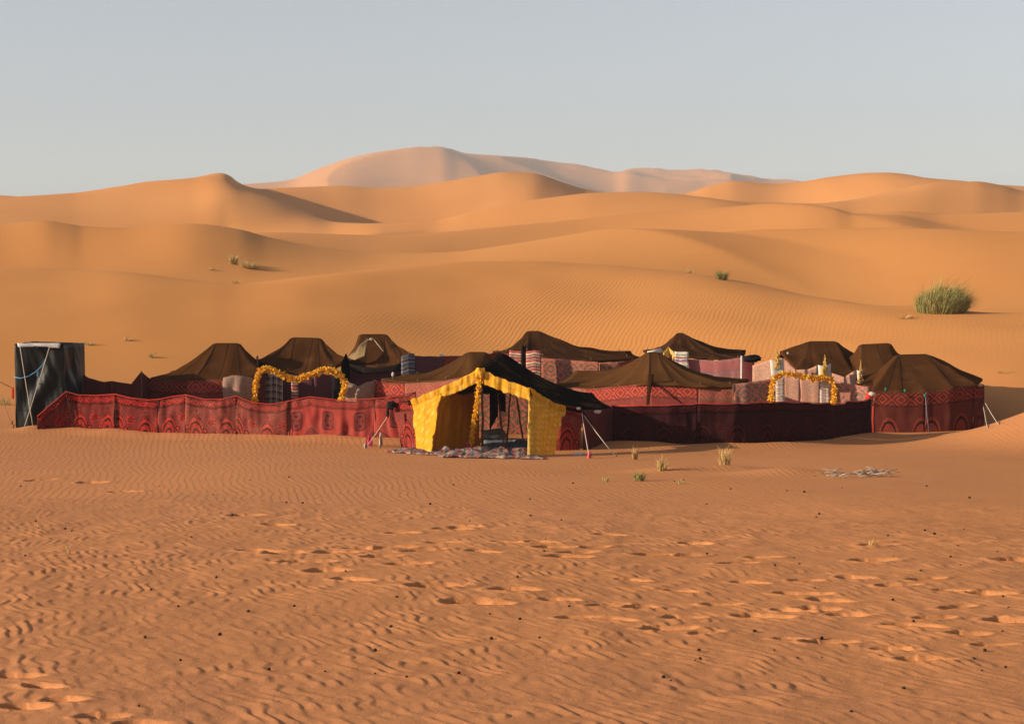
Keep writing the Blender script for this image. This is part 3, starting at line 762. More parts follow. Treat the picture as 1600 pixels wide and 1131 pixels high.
# ================================================================= THE CAMP
def gz(p, dz=0.0): return Vector((p.x, p.y, ground_z(p.x, p.y) + dz))
def base_of(p): return gz(Vector(p))
def hang(name, tops, hpx, mat, label, cat, parent=None, group=None, **kw):
    """a cloth hung from an upper edge (columns, rows, depth), its lower edge at picture rows hpx"""
    T = [P(*t) for t in tops]; B = [P(t[0] + (kw.get('dx', 0)), h, t[2] - kw.get('out', 0.04)) for t, h in zip(tops, hpx)]
    for b in B: b.z = max(b.z, ground_z(b.x, b.y) + 0.02)
    kw.pop('dx', None); kw.pop('out', None)
    o = cloth(name, T, B, mat, parent, **kw)
    if label: tag(o, label, cat, group)
    return o
def tent(label, ridge, eave, mat, panels, group='goat hair tents of the camp', seams=(), power=1.6, rad=0.10, poles=True, name='desert_tent', seed=0, tiesag=0.03, wav=0.045):
    A, B = P(*ridge[0]), P(*ridge[1])
    t = thing(name, base_of((A + B) / 2), label, 'tent', group)
    E = [P(*e[1:]) if e[0] == 'p' else W(*e[1:]) for e in eave]
    roof('roof', (A, B), E, mat, t, power, rad, seed, tiesag, wav, seams)
    pole(gz(A, -0.05), A + Vector((0, 0, -0.03)), 0.035, t, 'pole', None, seed + 1)
    pole(gz(B, -0.05), B + Vector((0, 0, -0.03)), 0.035, t, 'pole', None, seed + 2)
    d = (B - A).normalized() * 0.03
    tube('ridge_board', [A - d - Vector((0, 0, .03)), A.lerp(B, .5) - Vector((0, 0, .025)), B + d - Vector((0, 0, .03))], 0.035, M['wood'], t)
    for k, (spec, m, kw) in enumerate(panels):
        T, Bt = wall(spec); cloth('wall_panel', T, Bt, m, t, seed=seed * 5 + k + 1, **kw)
    if poles:
        for k, e in enumerate(E):
            ei = e.lerp(Vector((((A + B) / 2).x, ((A + B) / 2).y, e.z)), 0.12); pole(gz(ei, -0.05), ei + Vector((0, 0, 0.06)), 0.022, t, 'eave_pole', None, seed * 9 + k)
    return t
def guy(a, foot, parent, mat=None, rad=0.009, sag=0.02):
    o = tube('guy_rope', rope_pts(a, foot, sag), rad, mat or M['rope'], parent, 5)
    tube('peg', [gz(foot, -0.08), gz(foot, 0.10) + Vector((0.03, 0, 0))], 0.018, M['wood'], parent, 6)
    return o

# ---------------------------------------------------------------- black tarpaulin cabin at the left end of the fence
cab = thing('toilet_cabin', base_of(P(75, 671, 52.2)), 'tall box cabin wrapped in shiny black tarpaulin with crossed ropes', 'cabin')
fl, fr = P(23, 538, 51.35), P(98, 539, 51.25); bl = Vector((fl.x - 0.05, 53.4, fl.z - 0.02)); br = Vector((fr.x + 0.10, 53.4, fr.z - 0.05))
def foot(p, d=0.0): return gz(p, -0.06) + Vector((d, 0, 0))
def tarp_face(a, b, sd, drop=0.0):
    n = 26; vs, uv = [], []
    for i in range(n):
        for j in range(26):
            s = i / (n - 1); v = j / 25
            p = a.lerp(b, s).lerp(foot(a).lerp(foot(b), s), v)
            d = (b - a); nr_ = Vector((d.y, -d.x, 0)).normalized()
            w = 0.05 * math.sin(9 * s + 5 * v + 3 * mnoise.noise(Vector((s * 2, v * 2, sd)))) * math.sin(math.pi * v) + 0.10 * mnoise.noise(Vector((s * 4 - v * 2.2, v * 1.4, sd))) + 0.05 * mnoise.noise(Vector((s * 11 - v * 5, v * 3, sd)))
            w *= math.sin(math.pi * min(max(s, 0.02), 0.98)) ** 0.5
            vs.append(p + nr_ * w); uv.append((s, v))
    return mk('tarpaulin', vs, grid_faces(n, 26), M['tarp'], cab, uv, True, 0.01)
tarp_face(fl, fr, 1); tarp_face(fr, br, 4); tarp_face(br, bl, 7); tarp_face(bl, fl, 9)
cc = (fl + br) / 2
for k, p in enumerate((fl, fr, br, bl)): p = Vector((p.x + (cc.x - p.x) * .16, p.y + (cc.y - p.y) * .12, p.z - .03)); pole(gz(p, -0.1), p + Vector((0, 0, 0.04)), 0.03, cab, 'corner_post', None, k)
cloth('roof_sheet', [fl + Vector((0, -.03, .02)), fl.lerp(fr, .5) + Vector((0, -.03, .03)), fr + Vector((0, -.03, .02))], [bl + Vector((0, 0, -.10)), bl.lerp(br, .5) + Vector((0, 0, -.08)), br + Vector((0, 0, -.08))], M['tarp'], cab, fold=0.01)
cloth('sheet_edge', [P(27, 536, 51.22), P(60, 536, 51.2), P(95, 536, 51.18)], [P(28, 542, 51.2), P(60, 541, 51.18), P(93, 544, 51.16)], M['plastic_sheet'], cab, fold=0.02, ragged=0.03)
tube('rope', rope_pts(P(31, 540, 51.15), on_ground(52, 670) + Vector((0, -.05, .02)), 0.02), 0.010, M['rope'], cab, 5)
tube('rope', rope_pts(P(78, 540, 51.13), on_ground(38, 673) + Vector((0, -.05, .02)), 0.02), 0.010, M['rope'], cab, 5)
tube('blue_rope', [P(22, 589, 51.2), P(32, 591, 51.1), P(44, 588, 51.08), P(56, 581, 51.08), P(66, 571, 51.08), P(72, 560, 51.08)], 0.013, M['rope_blue'], cab, 5)
tube('blue_rope', [P(60, 579, 51.06), P(58, 587, 51.05), P(60, 590, 51.05), P(61, 582, 51.06)], 0.011, M['rope_blue'], cab, 5)
guy(P(1, 614, 50.4), on_ground(18, 664), cab); guy(fl + Vector((-1.1, 0, -0.6)), P(19, 606, 51.3), cab, M['rope_dark'])
cloth('red_strip', [P(18, 605, 51.3), P(22, 605, 51.3)], [P(18, 622, 51.3), P(22, 623, 51.3)], M['redcloth'], cab, fold=0.01)
tube('pole', [gz(W(127, 53.2, 0), -.05), P(127.5, 559, 53.2)], 0.035, M['wood'], cab)

# ---------------------------------------------------------------- low dark fence between the cabin and the first tent
T, B = wall([(125, 580, 53.3), (138, 590, 53.3), (163, 597, 53.3), (175, 595, 53.3), (205, 600, 53.4), (221, 580, 53.5), (234, 592, 53.9)])
o = thing('textile_fence', base_of(T[3]), 'low dark maroon cloth fence between the black cabin and brown tent', 'fence')
cloth('wall_panel', T[:4], B[:4], M['maroon_plain'], o, seed=2); cloth('wall_panel', T[3:], B[3:], M['maroon_plain'], o, seed=3, uoff=2)
for p in (T[3], T[5]): pole(gz(p, -.05), p, 0.025, o)

# ---------------------------------------------------------------- long red fence on the left
FL_SPEC = [(58, 651, 674), (75, 636, 673.5), (103, 612, 673), (122, 617, 673), (150, 618, 674), (180, 616, 676), (205, 622, 677.5), (232, 625, 678.5), (248, 624, 679), (268, 620, 680), (290, 617, 681), (320, 624, 682), (345, 624, 683), (369, 619, 683.5), (395, 629, 684), (425, 632, 685), (450, 627, 685.5), (484, 620, 686.5), (535, 626, 688), (585, 623, 689), (612, 621, 690), (650, 613, 691)]
T, B = fence(FL_SPEC)
o = thing('textile_fence', base_of(B[9]), 'long low fence of bright red patterned carpets with arch motifs', 'fence')
for a, b, m, u0 in ((0, 2, 'red_deep', .2), (2, 5, 'red_deep', .0), (5, 8, 'red_deep', .3), (8, 10, 'red_mid', .1), (10, 13, 'red_fade', .1), (13, 16, 'red_fade', .4), (16, 19, 'red_lattice', .2), (19, 21, 'red_lattice', .7)):
    cloth('carpet_panel', T[a:b + 1], B[a:b + 1], M[m], o, fold=0.085, wl=0.4, uoff=u0, seed=a + 3, sag=0.035, step=0.04)
for i in (2, 5, 8, 10, 13, 16, 17, 19): pole(gz(B[i], -.1) + Vector((0, .06, 0)), T[i] + Vector((0, .06, .02)), 0.022, o, 'post', None, i)
for i in (2, 5, 8, 16, 19):      # dark sewn joins
    tube('seam', [T[i].lerp(B[i], k / 6) + Vector((0, -.035, 0)) + Vector(((0.25 if i == 2 else 0.05) * k / 6, 0, 0)) for k in range(7)], 0.012, M['rope_dark'], o, 4)
tube('edge_cord', [p + Vector((0, -.02, .005)) for p in T], 0.012, M['redcloth'], o, 5)

# ---------------------------------------------------------------- tents of the left arc
tent('brown goat hair tent with flat ridge nearest the black cabin', [(338, 537, 55.6), (370, 537, 55.6)],
     [('p', 236, 590, 53.9), ('p', 300, 593, 53.3), ('p', 352, 592, 53.3), ('p', 418, 584, 53.8), ('w', 432, 57.5, 1.25), ('w', 340, 58.5, 1.2), ('w', 270, 57.0, 1.2)], M['hair'],
     [([(232, 591, 53.8), (262, 594, 53.5), (292, 595, 53.3)], M['band_dk'], {}), ([(292, 595, 53.3), (325, 594, 53.25), (355, 594, 53.25)], M['band'], {}), ([(355, 594, 53.25), (415, 588, 53.6)], M['maroon_plain'], {})],
     seams=(0.06, 0.16, 0.26, 0.34, 0.42), seed=1)
tent('brown flat-topped tent behind the yellow garland archway beside the plaid cloth', [(459, 528, 57.2), (497, 529, 57.2)],
     [('p', 402, 562, 55.6), ('p', 446, 580, 54.9), ('p', 484, 582, 54.9), ('p', 524, 573, 55.2), ('p', 545, 560, 56.0), ('w', 545, 59.5, 1.3), ('w', 470, 60.2, 1.3), ('w', 405, 59, 1.3)], M['hair'],
     [([(398, 580, 54.6), (455, 586, 54.4)], M['purple'], {}), ([(455, 586, 54.4), (490, 586, 54.4)], M['purple'], {'uoff': 1.1}), ([(490, 584, 54.4), (522, 582, 54.5)], M['purple'], {'uoff': 2.0})],
     seams=(0.03, 0.14, 0.22, 0.30, 0.40), seed=2)
t3 = tent('brown tent with tan patched shoulder and dark hanging valance', [(566, 523, 58.2), (600, 523, 58.2)],
     [('p', 541, 566, 56.2), ('p', 590, 573, 55.8), ('p', 628, 566, 55.9), ('p', 647, 553, 56.5), ('w', 650, 60.5, 1.4), ('w', 585, 61.2, 1.35), ('w', 535, 60, 1.35)], M['hair'],
     [([(545, 571, 56.0), (590, 577, 55.75)], M['purple'], {}), ([(590, 577, 55.75), (646, 562, 56.2)], M['purple'], {'uoff': 1}), ([(646, 556, 56.6), (694, 557, 57.6)], M['purple'], {'uoff': 2})],
     seams=(0.08, 0.18, 0.28, 0.36), seed=3)
# valance in shade and the pale patch sewn on the shoulder
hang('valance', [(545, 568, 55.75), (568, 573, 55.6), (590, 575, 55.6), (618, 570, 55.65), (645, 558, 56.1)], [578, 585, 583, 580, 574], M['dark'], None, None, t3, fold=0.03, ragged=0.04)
cloth('patch', [P(553, 548, 56.55), P(566, 536, 57.1), P(575, 528, 57.65)], [P(541, 563, 56.1), P(556, 562, 56.0), P(570, 556, 56.2)], M['patch'], t3, fold=0.02)
tube('tie_cord', [P(566, 537, 56.9), P(577, 530, 57.2), P(583, 529, 57.4), P(590, 538, 56.9), P(599, 549, 56.5)], 0.008, M['rope'], t3, 5)
lump('knot', P(580, 530, 57.3), (0.05, 0.04, 0.035), M['rope'], t3, 3)
# hung cloths and the garland archway
hang('blanket', [(349, 590, 52.9), (362, 586, 52.8), (378, 587, 52.8), (396, 590, 52.9)], [624, 628, 628, 628], M['greige'], 'grey brown blankets hung over the wall left of the plaid cloth', 'blanket', fold=0.09, wl=0.22, bulge=0.05)
hang('blanket', [(541, 594, 53.0), (560, 604, 52.7), (572, 597, 52.7), (586, 594, 52.9)], [630, 632, 632, 630], M['greige'], 'sagging pink and grey cloth hung right of the garland archway', 'blanket', fold=0.10, wl=0.25, bulge=0.06)
hang('blanket', [(414, 583, 53.9), (428, 582, 53.9), (442, 586, 53.9)], [636, 636, 636], M['plaid'], 'plaid blanket in grey and wine hung inside a yellow garland', 'blanket', fold=0.03)
hang('towel', [(455, 591, 53.9), (466, 591, 53.9)], [626, 626], M['stripe'], 'narrow red and white cloth hung under the garland dip', 'towel', wl=0.1, fold=0.03)
hang('dark_sheet', [(519, 578, 54.2), (534, 580, 54.2)], [632, 632], M['black_rag'], 'black sheet for the shade of the door opening in the left garland archway', 'dark_sheet', fold=0.04)  # black sheet stands in for the shade inside the door opening
arch = garland('yellow_garland', [P(398, 632, 52.5), P(399, 610, 52.5), P(402, 588, 52.5), P(407, 577, 52.5), P(420, 574, 52.5), P(436, 582, 52.5), P(455, 590, 52.5), P(468, 591, 52.5), P(485, 584, 52.5), P(503, 577, 52.5), P(520, 578, 52.5), P(534, 587, 52.5), P(539, 598, 52.5), P(535, 615, 52.5), P(531, 634, 52.5)], 0.095, M['yellow_tuft'], None, 4)
tag(arch, 'frayed yellow garland dipping in its middle above the plaid cloth', 'garland')
hang('opening_shade', [(533, 566, 54.6), (541, 552, 54.9), (547, 575, 54.7)], [592, 600, 592], M['hair_blk'], 'black sheet for the shade of a triangular opening between the two left tents', 'dark opening', fold=0.03)  # black sheet stands in for the shade of a triangular opening
o = tube('pole', [gz(W(402, 55.2, 0), -.05), P(402, 556, 55.2)], 0.03, M['wood']); tag(o, 'bare wooden pole tip poking out left of the garland archway', 'pole')
hang('blanket', [(627, 557, 55.5), (638, 553, 55.5), (648, 554, 55.6)], [592, 592, 592], M['stripe_blue_shaded'], 'grey blue striped cloth darkened for shade, hung below the patched tent', 'blanket', wl=0.1, fold=0.03)
o = lump('bulb', P(614, 585, 55.4), (0.045, 0.045, 0.07), M['white'], None, 2, 0.2, 2); tag(o, 'small white lamp bulb hanging against dull purple cloth', 'light bulb')
# rear fence between the left arc and the centre
T, B = wall([(690, 556, 58.2), (740, 556, 58.9), (792, 548, 59.4)])
o = thing('textile_fence', base_of(T[1]), 'red carpet fence at the back behind the paired dark peaks', 'fence')
cloth('wall_panel', T, B, M['band'], o, seed=8)
for p in T: pole(gz(p, -.05), p + Vector((0, 0, .05)), 0.025, o, 'post')
lump('white_cap', T[0] + Vector((0, -.05, -.05)), (0.07, 0.06, 0.12), M['white'], o, 5)

# ---------------------------------------------------------------- tents of the centre
tent('tan brown tent with rounded peak left of the black tent roof', [(734, 551, 53.2), (756, 551, 53.2)],
     [('p', 596, 592, 52.9), ('p', 640, 596, 52.3), ('p', 690, 593, 51.6), ('p', 737, 586, 51.0), ('w', 800, 51.4, 1.15), ('w', 845, 55, 1.15), ('w', 720, 57, 1.2), ('w', 640, 56, 1.2)], M['hair_lt'],
     [([(583, 594, 52.9), (608, 598, 52.6), (633, 599, 52.3)], M['band'], {}), ([(633, 599, 52.3), (680, 597, 51.7), (737, 588, 51.0)], M['band_olive'], {})], seams=(0.1, 0.2), seed=4, power=2.5)
tent('dark brown tent with tall rounded peak above two striped blankets', [(827, 518, 60.2), (841, 518, 60.2)],
     [('p', 784, 549, 58.8), ('p', 822, 548, 58.3), ('p', 850, 556, 58.0), ('p', 936, 563, 57.7), ('p', 1000, 558, 58.2), ('w', 985, 62.5, 1.5), ('w', 850, 63.5, 1.5), ('w', 770, 62.5, 1.5)], M['hair_dk'],
     [([(784, 552, 58.7), (845, 556, 58.1)], M['band'], {}), ([(845, 559, 58.0), (936, 566, 57.6)], M['damask'], {}), ([(937, 567, 57.7), (968, 566, 57.8)], M['damask'], {'uoff': .3}), ([(968, 566, 57.8), (1010, 557, 58.3)], M['band'], {'uoff': .1})], seams=(0.3, 0.42), seed=5, power=2.2)

hang('blanket', [(796, 547, 58.1), (816, 549, 58.0)], [590, 590], M['stripe'], 'striped blanket hung left of the dark strap below the tall peak', 'blanket', wl=0.1, fold=0.03)
hang('blanket', [(822, 549, 57.7), (835, 547, 57.6), (846, 549, 57.6)], [598, 598, 598], M['stripe'], 'striped blanket hung beside the pink and olive carpet', 'blanket', wl=0.1, fold=0.03, uoff=.3)
hang('strap', [(815, 540, 58.0), (822, 540, 58.0)], [600, 600], M['hair_blk'], 'dark cloth strap running down between two striped blankets', 'strap', fold=0.01)
tent('small dark tent with narrow pointed peak beside the yellow silk', [(1060, 521, 61.4), (1066, 521, 61.4)],
     [('p', 1032, 551, 59.5), ('p', 1075, 556, 58.8), ('p', 1120, 559, 58.5), ('p', 1166, 560, 58.3), ('w', 1165, 63, 1.5), ('w', 1070, 65, 1.6), ('w', 1005, 63, 1.5)], M['hair_dk'],
     [([(1028, 556, 59.3), (1075, 561, 58.7)], M['band'], {}), ([(1075, 561, 58.7), (1120, 564, 58.4), (1161, 558, 58.2)], M['pink_band'], {})], seams=(0.32, 0.4), seed=6, power=2.0, rad=0.07)
hang('yellow_cloth', [(1034, 556, 58.9), (1045, 541, 59.2), (1058, 558, 58.8)], [566, 570, 565], M['yellow_pale'], 'crumpled yellow silk draped on the small pointed tent', 'cloth', fold=0.12, wl=0.15)
hang('blanket', [(1054, 549, 58.6), (1076, 550, 58.5)], [575, 580], M['stripe_pale'], 'pale blanket with green and red stripes below the small peak', 'blanket', wl=0.1, fold=0.03)
o = tube('cloth_roll', [P(1012, 553, 58.6), P(1020, 551, 58.6), P(1033, 547, 58.7)], 0.075, M['white'], None, 8, 1.0, 0.4); tag(o, 'rolled white cloth on the wall left of the yellow silk', 'cloth')
hang('drape', [(1160, 558, 57.9), (1178, 560, 57.7)], [600, 600], M['maroon_plain'], 'dark maroon drape hung at the end of the pink mauve wall', 'drape', fold=0.05)
o = lump('bundle', P(1175, 560, 57.7), (0.26, 0.15, 0.10), M['black_rag'], None, 8, 0.6); tag(o, 'black cloth bundle lying on top of the maroon drape', 'bundle')
o = tube('post', [gz(W(1159, 57.9, 0), -.05), P(1159, 556, 57.9)], 0.035, M['white']); tag(o, 'white wrapped post at the end of the pink mauve wall', 'post')
tm = tent('low brown tent with front strap standing behind the shade-darkened red fence', [(1015, 551, 52.9), (1025, 551, 52.9)],
     [('p', 866, 601, 53.9), ('p', 915, 606, 52.9), ('p', 960, 604, 52.2), ('p', 1014, 597, 51.3), ('p', 1060, 599, 51.1), ('p', 1105, 602, 50.9), ('p', 1158, 601, 50.9), ('w', 1170, 54.0, 1.15), ('w', 1030, 57, 1.25), ('w', 900, 57, 1.2)], M['hair_lt'],
     [([(872, 604, 53.6), (917, 608, 52.85)], M['band_olive'], {}), ([(917, 608, 52.85), (965, 604, 52.1), (1016, 599, 51.4)], M['band'], {}), ([(1016, 599, 51.4), (1050, 600, 51.25), (1091, 602, 51.05)], M['band'], {'uoff': .2}), ([(1091, 602, 51.05), (1150, 604, 50.95)], M['band_olive'], {'uoff': .4})], seams=(0.12, 0.3, 0.45), seed=7, power=2.2)
cloth('strap', [P(1012, 585, 51.5), P(1022, 585, 51.5)], [P(1009, 640, 50.5), P(1012, 640, 50.5)], M['hair_dk'], tm, fold=0.01)

# ---------------------------------------------------------------- right arc
t1r = tent('brown tent with wide ridge behind the white post cloths', [(1266, 534, 57.4), (1303, 534, 57.4)],
     [('p', 1219, 549, 57.0), ('p', 1246, 578, 55.2), ('p', 1290, 588, 54.6), ('p', 1352, 598, 54.3), ('p', 1342, 557, 57.2), ('w', 1345, 60.5, 1.5), ('w', 1275, 61, 1.4), ('w', 1215, 60, 1.5)], M['hair'],
     [([(1176, 571, 55.3), (1204, 562, 55.0), (1226, 562, 54.9), (1244, 578, 54.7)], M['damask_pale'], {}), ([(1244, 578, 54.7), (1262, 577, 54.6), (1278, 570, 54.5), (1300, 583, 54.5)], M['damask_pale'], {'uoff': .5}), ([(1300, 583, 54.5), (1319, 589, 54.3), (1337, 578, 54.2), (1352, 597, 54.0)], M['damask_pale'], {'uoff': .9})], seams=(0.1, 0.2, 0.3, 0.4), seed=8, power=1.35)
tent('brown tent with flat ridge between the two rightmost roofs', [(1347, 539, 55.9), (1387, 537, 55.9)],
     [('p', 1328, 557, 56.2), ('p', 1340, 603, 53.4), ('p', 1400, 600, 53.0), ('p', 1415, 562, 55.2), ('w', 1435, 58.5, 1.3), ('w', 1370, 59.5, 1.3), ('w', 1325, 58.5, 1.3)], M['hair'],
     [([(1352, 602, 53.3), (1400, 602, 53.1)], M['maroon_plain'], {})], seams=(0.1, 0.2, 0.3), seed=9, power=1.6)
tr = tent('large brown tent with broad shoulder at the right end of the camp', [(1404, 555, 53.6), (1446, 554, 53.6)],
     [('p', 1361, 611, 50.4), ('p', 1404, 613, 50.25), ('p', 1446, 612, 50.2), ('p', 1490, 606, 50.3), ('p', 1528, 600, 50.6), ('w', 1535, 53.5, 1.2), ('w', 1500, 56.2, 1.25), ('w', 1410, 57, 1.25), ('w', 1362, 55.5, 1.2)], M['hair'],
     [([(1364, 612, 50.35), (1404, 614, 50.2), (1446, 613, 50.15)], M['band_dk'], {}), ([(1446, 613, 50.15), (1485, 608, 50.2), (1521, 603, 50.45)], M['band_dk'], {'uoff': .25}), ([(1521, 603, 50.45), (1529, 603, 50.6), (1537, 604, 51.0)], M['band_dk'], {'uoff': .1, 'fold': .06, 'wl': .12}), ([(1537, 604, 51.0), (1536, 600, 53.5)], M['maroon_plain'], {})],
     seams=(0.06, 0.13, 0.20, 0.27, 0.34, 0.41), seed=10, power=1.08)
guy(P(1537, 625, 50.9), on_ground(1560, 667), tr); guy(P(1536, 632, 50.8), on_ground(1543, 671), tr)
tube('side_cord', [P(1446, 614, 50.05), P(1448, 645, 49.98), P(1452, 678, 49.95)], 0.014, M['bluegrey'], tr, 5)
for px, py in ((1384, 608), (1414, 610), (1445, 618)): lump('green_tie', P(px, py, 50.0), (0.028, 0.02, 0.04), M['green'], tr, px, 0.5, 2)
lump('white_tie', P(1231, 552, 56.3), (0.028, 0.02, 0.03), M['white'], t1r, 6, 0.7)
# courtyard screens on the right
T, B = wall([(1146, 600, 50.8), (1165, 598, 50.8), (1206, 592, 51.0)])
o = thing('textile_fence', base_of(T[1]), 'pink and grey carpet screen left of the right garland archway', 'screen'); cloth('carpet_panel', T, B, M['damask_grey'], o, seed=31); [pole(gz(p, -.05), p, .022, o, 'post') for p in (T[0], T[2])]
T, B = wall([(1224, 590, 51.7), (1250, 592, 51.6), (1282, 590, 51.5)])
o = thing('textile_fence', base_of(T[1]), 'pale pink carpet screen inside the right garland archway', 'screen'); cloth('carpet_panel', T[:2], B[:2], M['damask_pale'], o, seed=32); cloth('carpet_panel', T[1:], B[1:], M['damask_pale'], o, seed=33, uoff=.6); [pole(gz(p, -.05), p, .022, o, 'post') for p in (T[0], T[2])]
T, B = wall([(1306, 596, 51.1), (1335, 601, 50.9), (1357, 604, 50.7)])
o = thing('textile_fence', base_of(T[1]), 'pink and grey carpet screen beside the ball topped post', 'screen'); cloth('carpet_panel', T, B, M['damask_grey'], o, seed=34, uoff=.3); [pole(gz(p, -.05), p, .022, o, 'post') for p in (T[0], T[2])]
arch2 = garland('yellow_garland', [P(1205, 636, 50.8), P(1205, 610, 50.8), P(1208, 593, 50.8), P(1216, 585, 50.8), P(1230, 583, 50.8), P(1250, 586, 50.8), P(1270, 590, 50.8), P(1288, 588, 50.8), P(1299, 592, 50.8), P(1304, 604, 50.8), P(1303, 618, 50.8), P(1302, 636, 50.8)], 0.085, M['yellow_tuft'], None, 14)
tag(arch2, 'frayed yellow garland framing the pale pink carpet screen', 'garland')
hang('embroidered_cloth', [(1212, 590, 51.0), (1226, 589, 51.0)], [636, 636], M['embroid'], 'white embroidered strip hung at the left jamb of a yellow garland', 'cloth', wl=0.1, fold=0.03)
hang('embroidered_cloth', [(1281, 592, 51.0), (1297, 594, 51.0)], [636, 636], M['embroid'], 'white embroidered strip with dark square hung by the right jamb', 'cloth', wl=0.1, fold=0.03, uoff=.2)
hang('dark_sheet', [(1280, 594, 51.15), (1286, 594, 51.15)], [612, 612], M['black_rag'], 'small black cloth beside the right embroidered strip', 'cloth')
for k, (px, ty, wpx, lab) in enumerate(((1214, 561, 11, 'a'), (1288, 569, 10, 'b'), (1344, 577, 5, 'c'))):
    Y = 54.4 - 0.25 * k
    word = ('at the left end of the pale pink wall', 'in the middle of the pale pink wall', 'beside the flat ridge tent')[k]
    p_ = thing('wrapped_post', base_of(W(px, Y, 0)), 'post in white cloth with yellow tuft ' + word, 'post')
    pole(gz(W(px, Y, 0), -.05), P(px, ty - 4, Y), 0.03, p_, 'post', None, 60 + k)
    cloth('white_wrap', [P(px - wpx, ty + 1, Y - .12), P(px, ty + 3, Y - .16), P(px + wpx, ty - 1, Y - .12)], [P(px - wpx + 2, ty + 27, Y - .14), P(px, ty + 28, Y - .2), P(px + wpx, ty + 26, Y - .14)], M['white'], p_, fold=0.04, wl=.15, ragged=.04)
    garland('yellow_tuft', [P(px - 1, ty + (20 if k else 8), Y - .2), P(px, ty + 6, Y - .2), P(px + 1, ty - 6, Y - .18), P(px + (1 if k else -2), ty - 15, Y - .16)], 0.12 if k < 2 else .08, M['yellow_pale'], p_, 20 + k, taper=0.1)

# ---------------------------------------------------------------- red fence on the right, carpets darkened for shade
FR_SPEC = [(957, 634, 699), (1000, 634, 700), (1050, 633, 701), (1090, 631, 701), (1150, 631, 701), (1190, 629, 699.5), (1223, 628, 698), (1260, 629, 696), (1292, 630, 694), (1312, 632, 691), (1325, 627, 689), (1345, 627, 685), (1362, 623, 682)]
T, B = fence(FR_SPEC)
o = thing('textile_fence', base_of(B[5]), 'long red carpet fence darkened for shade right of the yellow fronted tent', 'fence')
for a, b, m, u0 in ((0, 3, 'red_shaded', 0), (3, 6, 'red_shaded', .3), (6, 9, 'red_shaded', .1), (9, 12, 'red_shaded', .5)):
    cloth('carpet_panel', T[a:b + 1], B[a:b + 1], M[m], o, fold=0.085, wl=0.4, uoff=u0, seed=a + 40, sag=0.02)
for i in (0, 3, 6, 9, 12): pole(gz(B[i], -.1) + Vector((0, .06, 0)), T[i] + Vector((0, .06, .02)), 0.022, o, 'post', None, i)
tube('edge_cord', [p + Vector((0, -.01, .005)) for p in T], 0.012, M['redcloth'], o, 5)
pk = thing('ball_post', base_of(B[-1] + Vector((.06, -.1, 0))), 'thin post with red and white cloth ball at the fence end', 'post')
pole(gz(B[-1] + Vector((.06, -.08, 0)), -.1), T[-1] + Vector((.06, -.08, .02)), 0.022, pk, 'post')
lump('ball', P(1359, 619, 49.4), (0.11, 0.10, 0.11), M['redcloth'], pk, 1, 0.25); lump('white_cap', P(1362, 616, 49.38), (0.10, 0.09, 0.06), M['white'], pk, 2, 0.25)
cloth('red_ribbon', [P(1363, 634, 49.5), P(1367, 634, 49.5)], [P(1361, 680, 49.45), P(1366, 680, 49.45)], M['redcloth'], pk, fold=0.02)

# ---------------------------------------------------------------- front tent: black roof, yellow quilted front
ft = thing('entrance_tent', base_of(W(770, 46.6, 0)), 'entrance tent with black roof and yellow quilted front', 'tent', 'goat hair tents of the camp')
A, Bk = P(752, 577, 45.35), P(785, 553, 48.6)
eave = [P(643, 627, 45.85), P(700, 601, 45.5), P(750, 579, 45.2), P(792, 594, 44.9), P(831, 609, 44.6), P(868, 630, 45.0), P(908, 640, 45.3), P(955, 636, 46.8), W(925, 49.2, 1.12), W(800, 49.6, 1.2), W(680, 49.2, 1.12), P(611, 631, 46.5)]
roof('roof', (A, Bk), eave, M['hair_blk'], ft, 1.65, 0.09, 21, 0.03, 0.02)
def quilt(name, tops, bots, parent, seed=0, rows=None, mat=None, u0=0.0):
    """padded squares standing proud between sewn lines"""
    L = sum((b - a).length for a, b in zip(tops, tops[1:])); H = max((a - b).length for a, b in zip(tops, bots))
    cu, cv = 0.17, 0.15; n = max(int(L / 0.024), 8); m = max(int(H / 0.024), 6)
    TT, _ = resample(tops, n); BB, _ = resample(bots, n); vs, uv = [], []; ul = u0
    for i in range(n):
        if i: ul += (TT[i] - TT[i - 1]).length
        d = TT[min(i + 1, n - 1)] - TT[max(i - 1, 0)]; nn = Vector((d.y, -d.x, 0)).normalized(); hh = (TT[i] - BB[i]).length
        for j in range(m):
            v = j / (m - 1); q = v * hh
            puff = (abs(math.sin(math.pi * ul / cu)) * abs(math.sin(math.pi * q / cv))) ** 0.4 * 0.011 + 0.055 * mnoise.noise(Vector((ul * 5.5, q * 0.8, seed + 2))) + 0.02 * mnoise.noise(Vector((ul * 13, q * 2.5, seed + 4)))
            puff += 0.03 * mnoise.noise(Vector((ul * 2.2, q * 1.1, seed))) + 0.012 * mnoise.noise(Vector((ul * 9, q * 9, seed)))
            p = TT[i].lerp(BB[i], v) + nn * puff
            if j in (0, m - 1): p.z += 0.045 * mnoise.noise(Vector((ul * 7, seed, j)))
            dd_ = d.normalized() if d.length > 1e-6 else d; edge = max(0.0, 1 - 5 * min(i, n - 1 - i) / n); p += dd_ * edge * (0.06 * mnoise.noise(Vector((q * 3.1, seed, 5.0))) + 0.03 * mnoise.noise(Vector((q * 9, seed, 8.0))))
            vs.append(p); uv.append((ul, q))
    return mk(name, vs, grid_faces(n, m), mat or M['yellow'], parent, uv, True, 0.02)
quilt('yellow_valance', [P(642, 625, 45.75), P(690, 605, 45.45), P(720, 591, 45.27), P(749, 577, 45.1)], [P(648, 643, 45.7), P(690, 622, 45.4), P(720, 611, 45.24), P(748, 597, 45.1)], ft, 1)
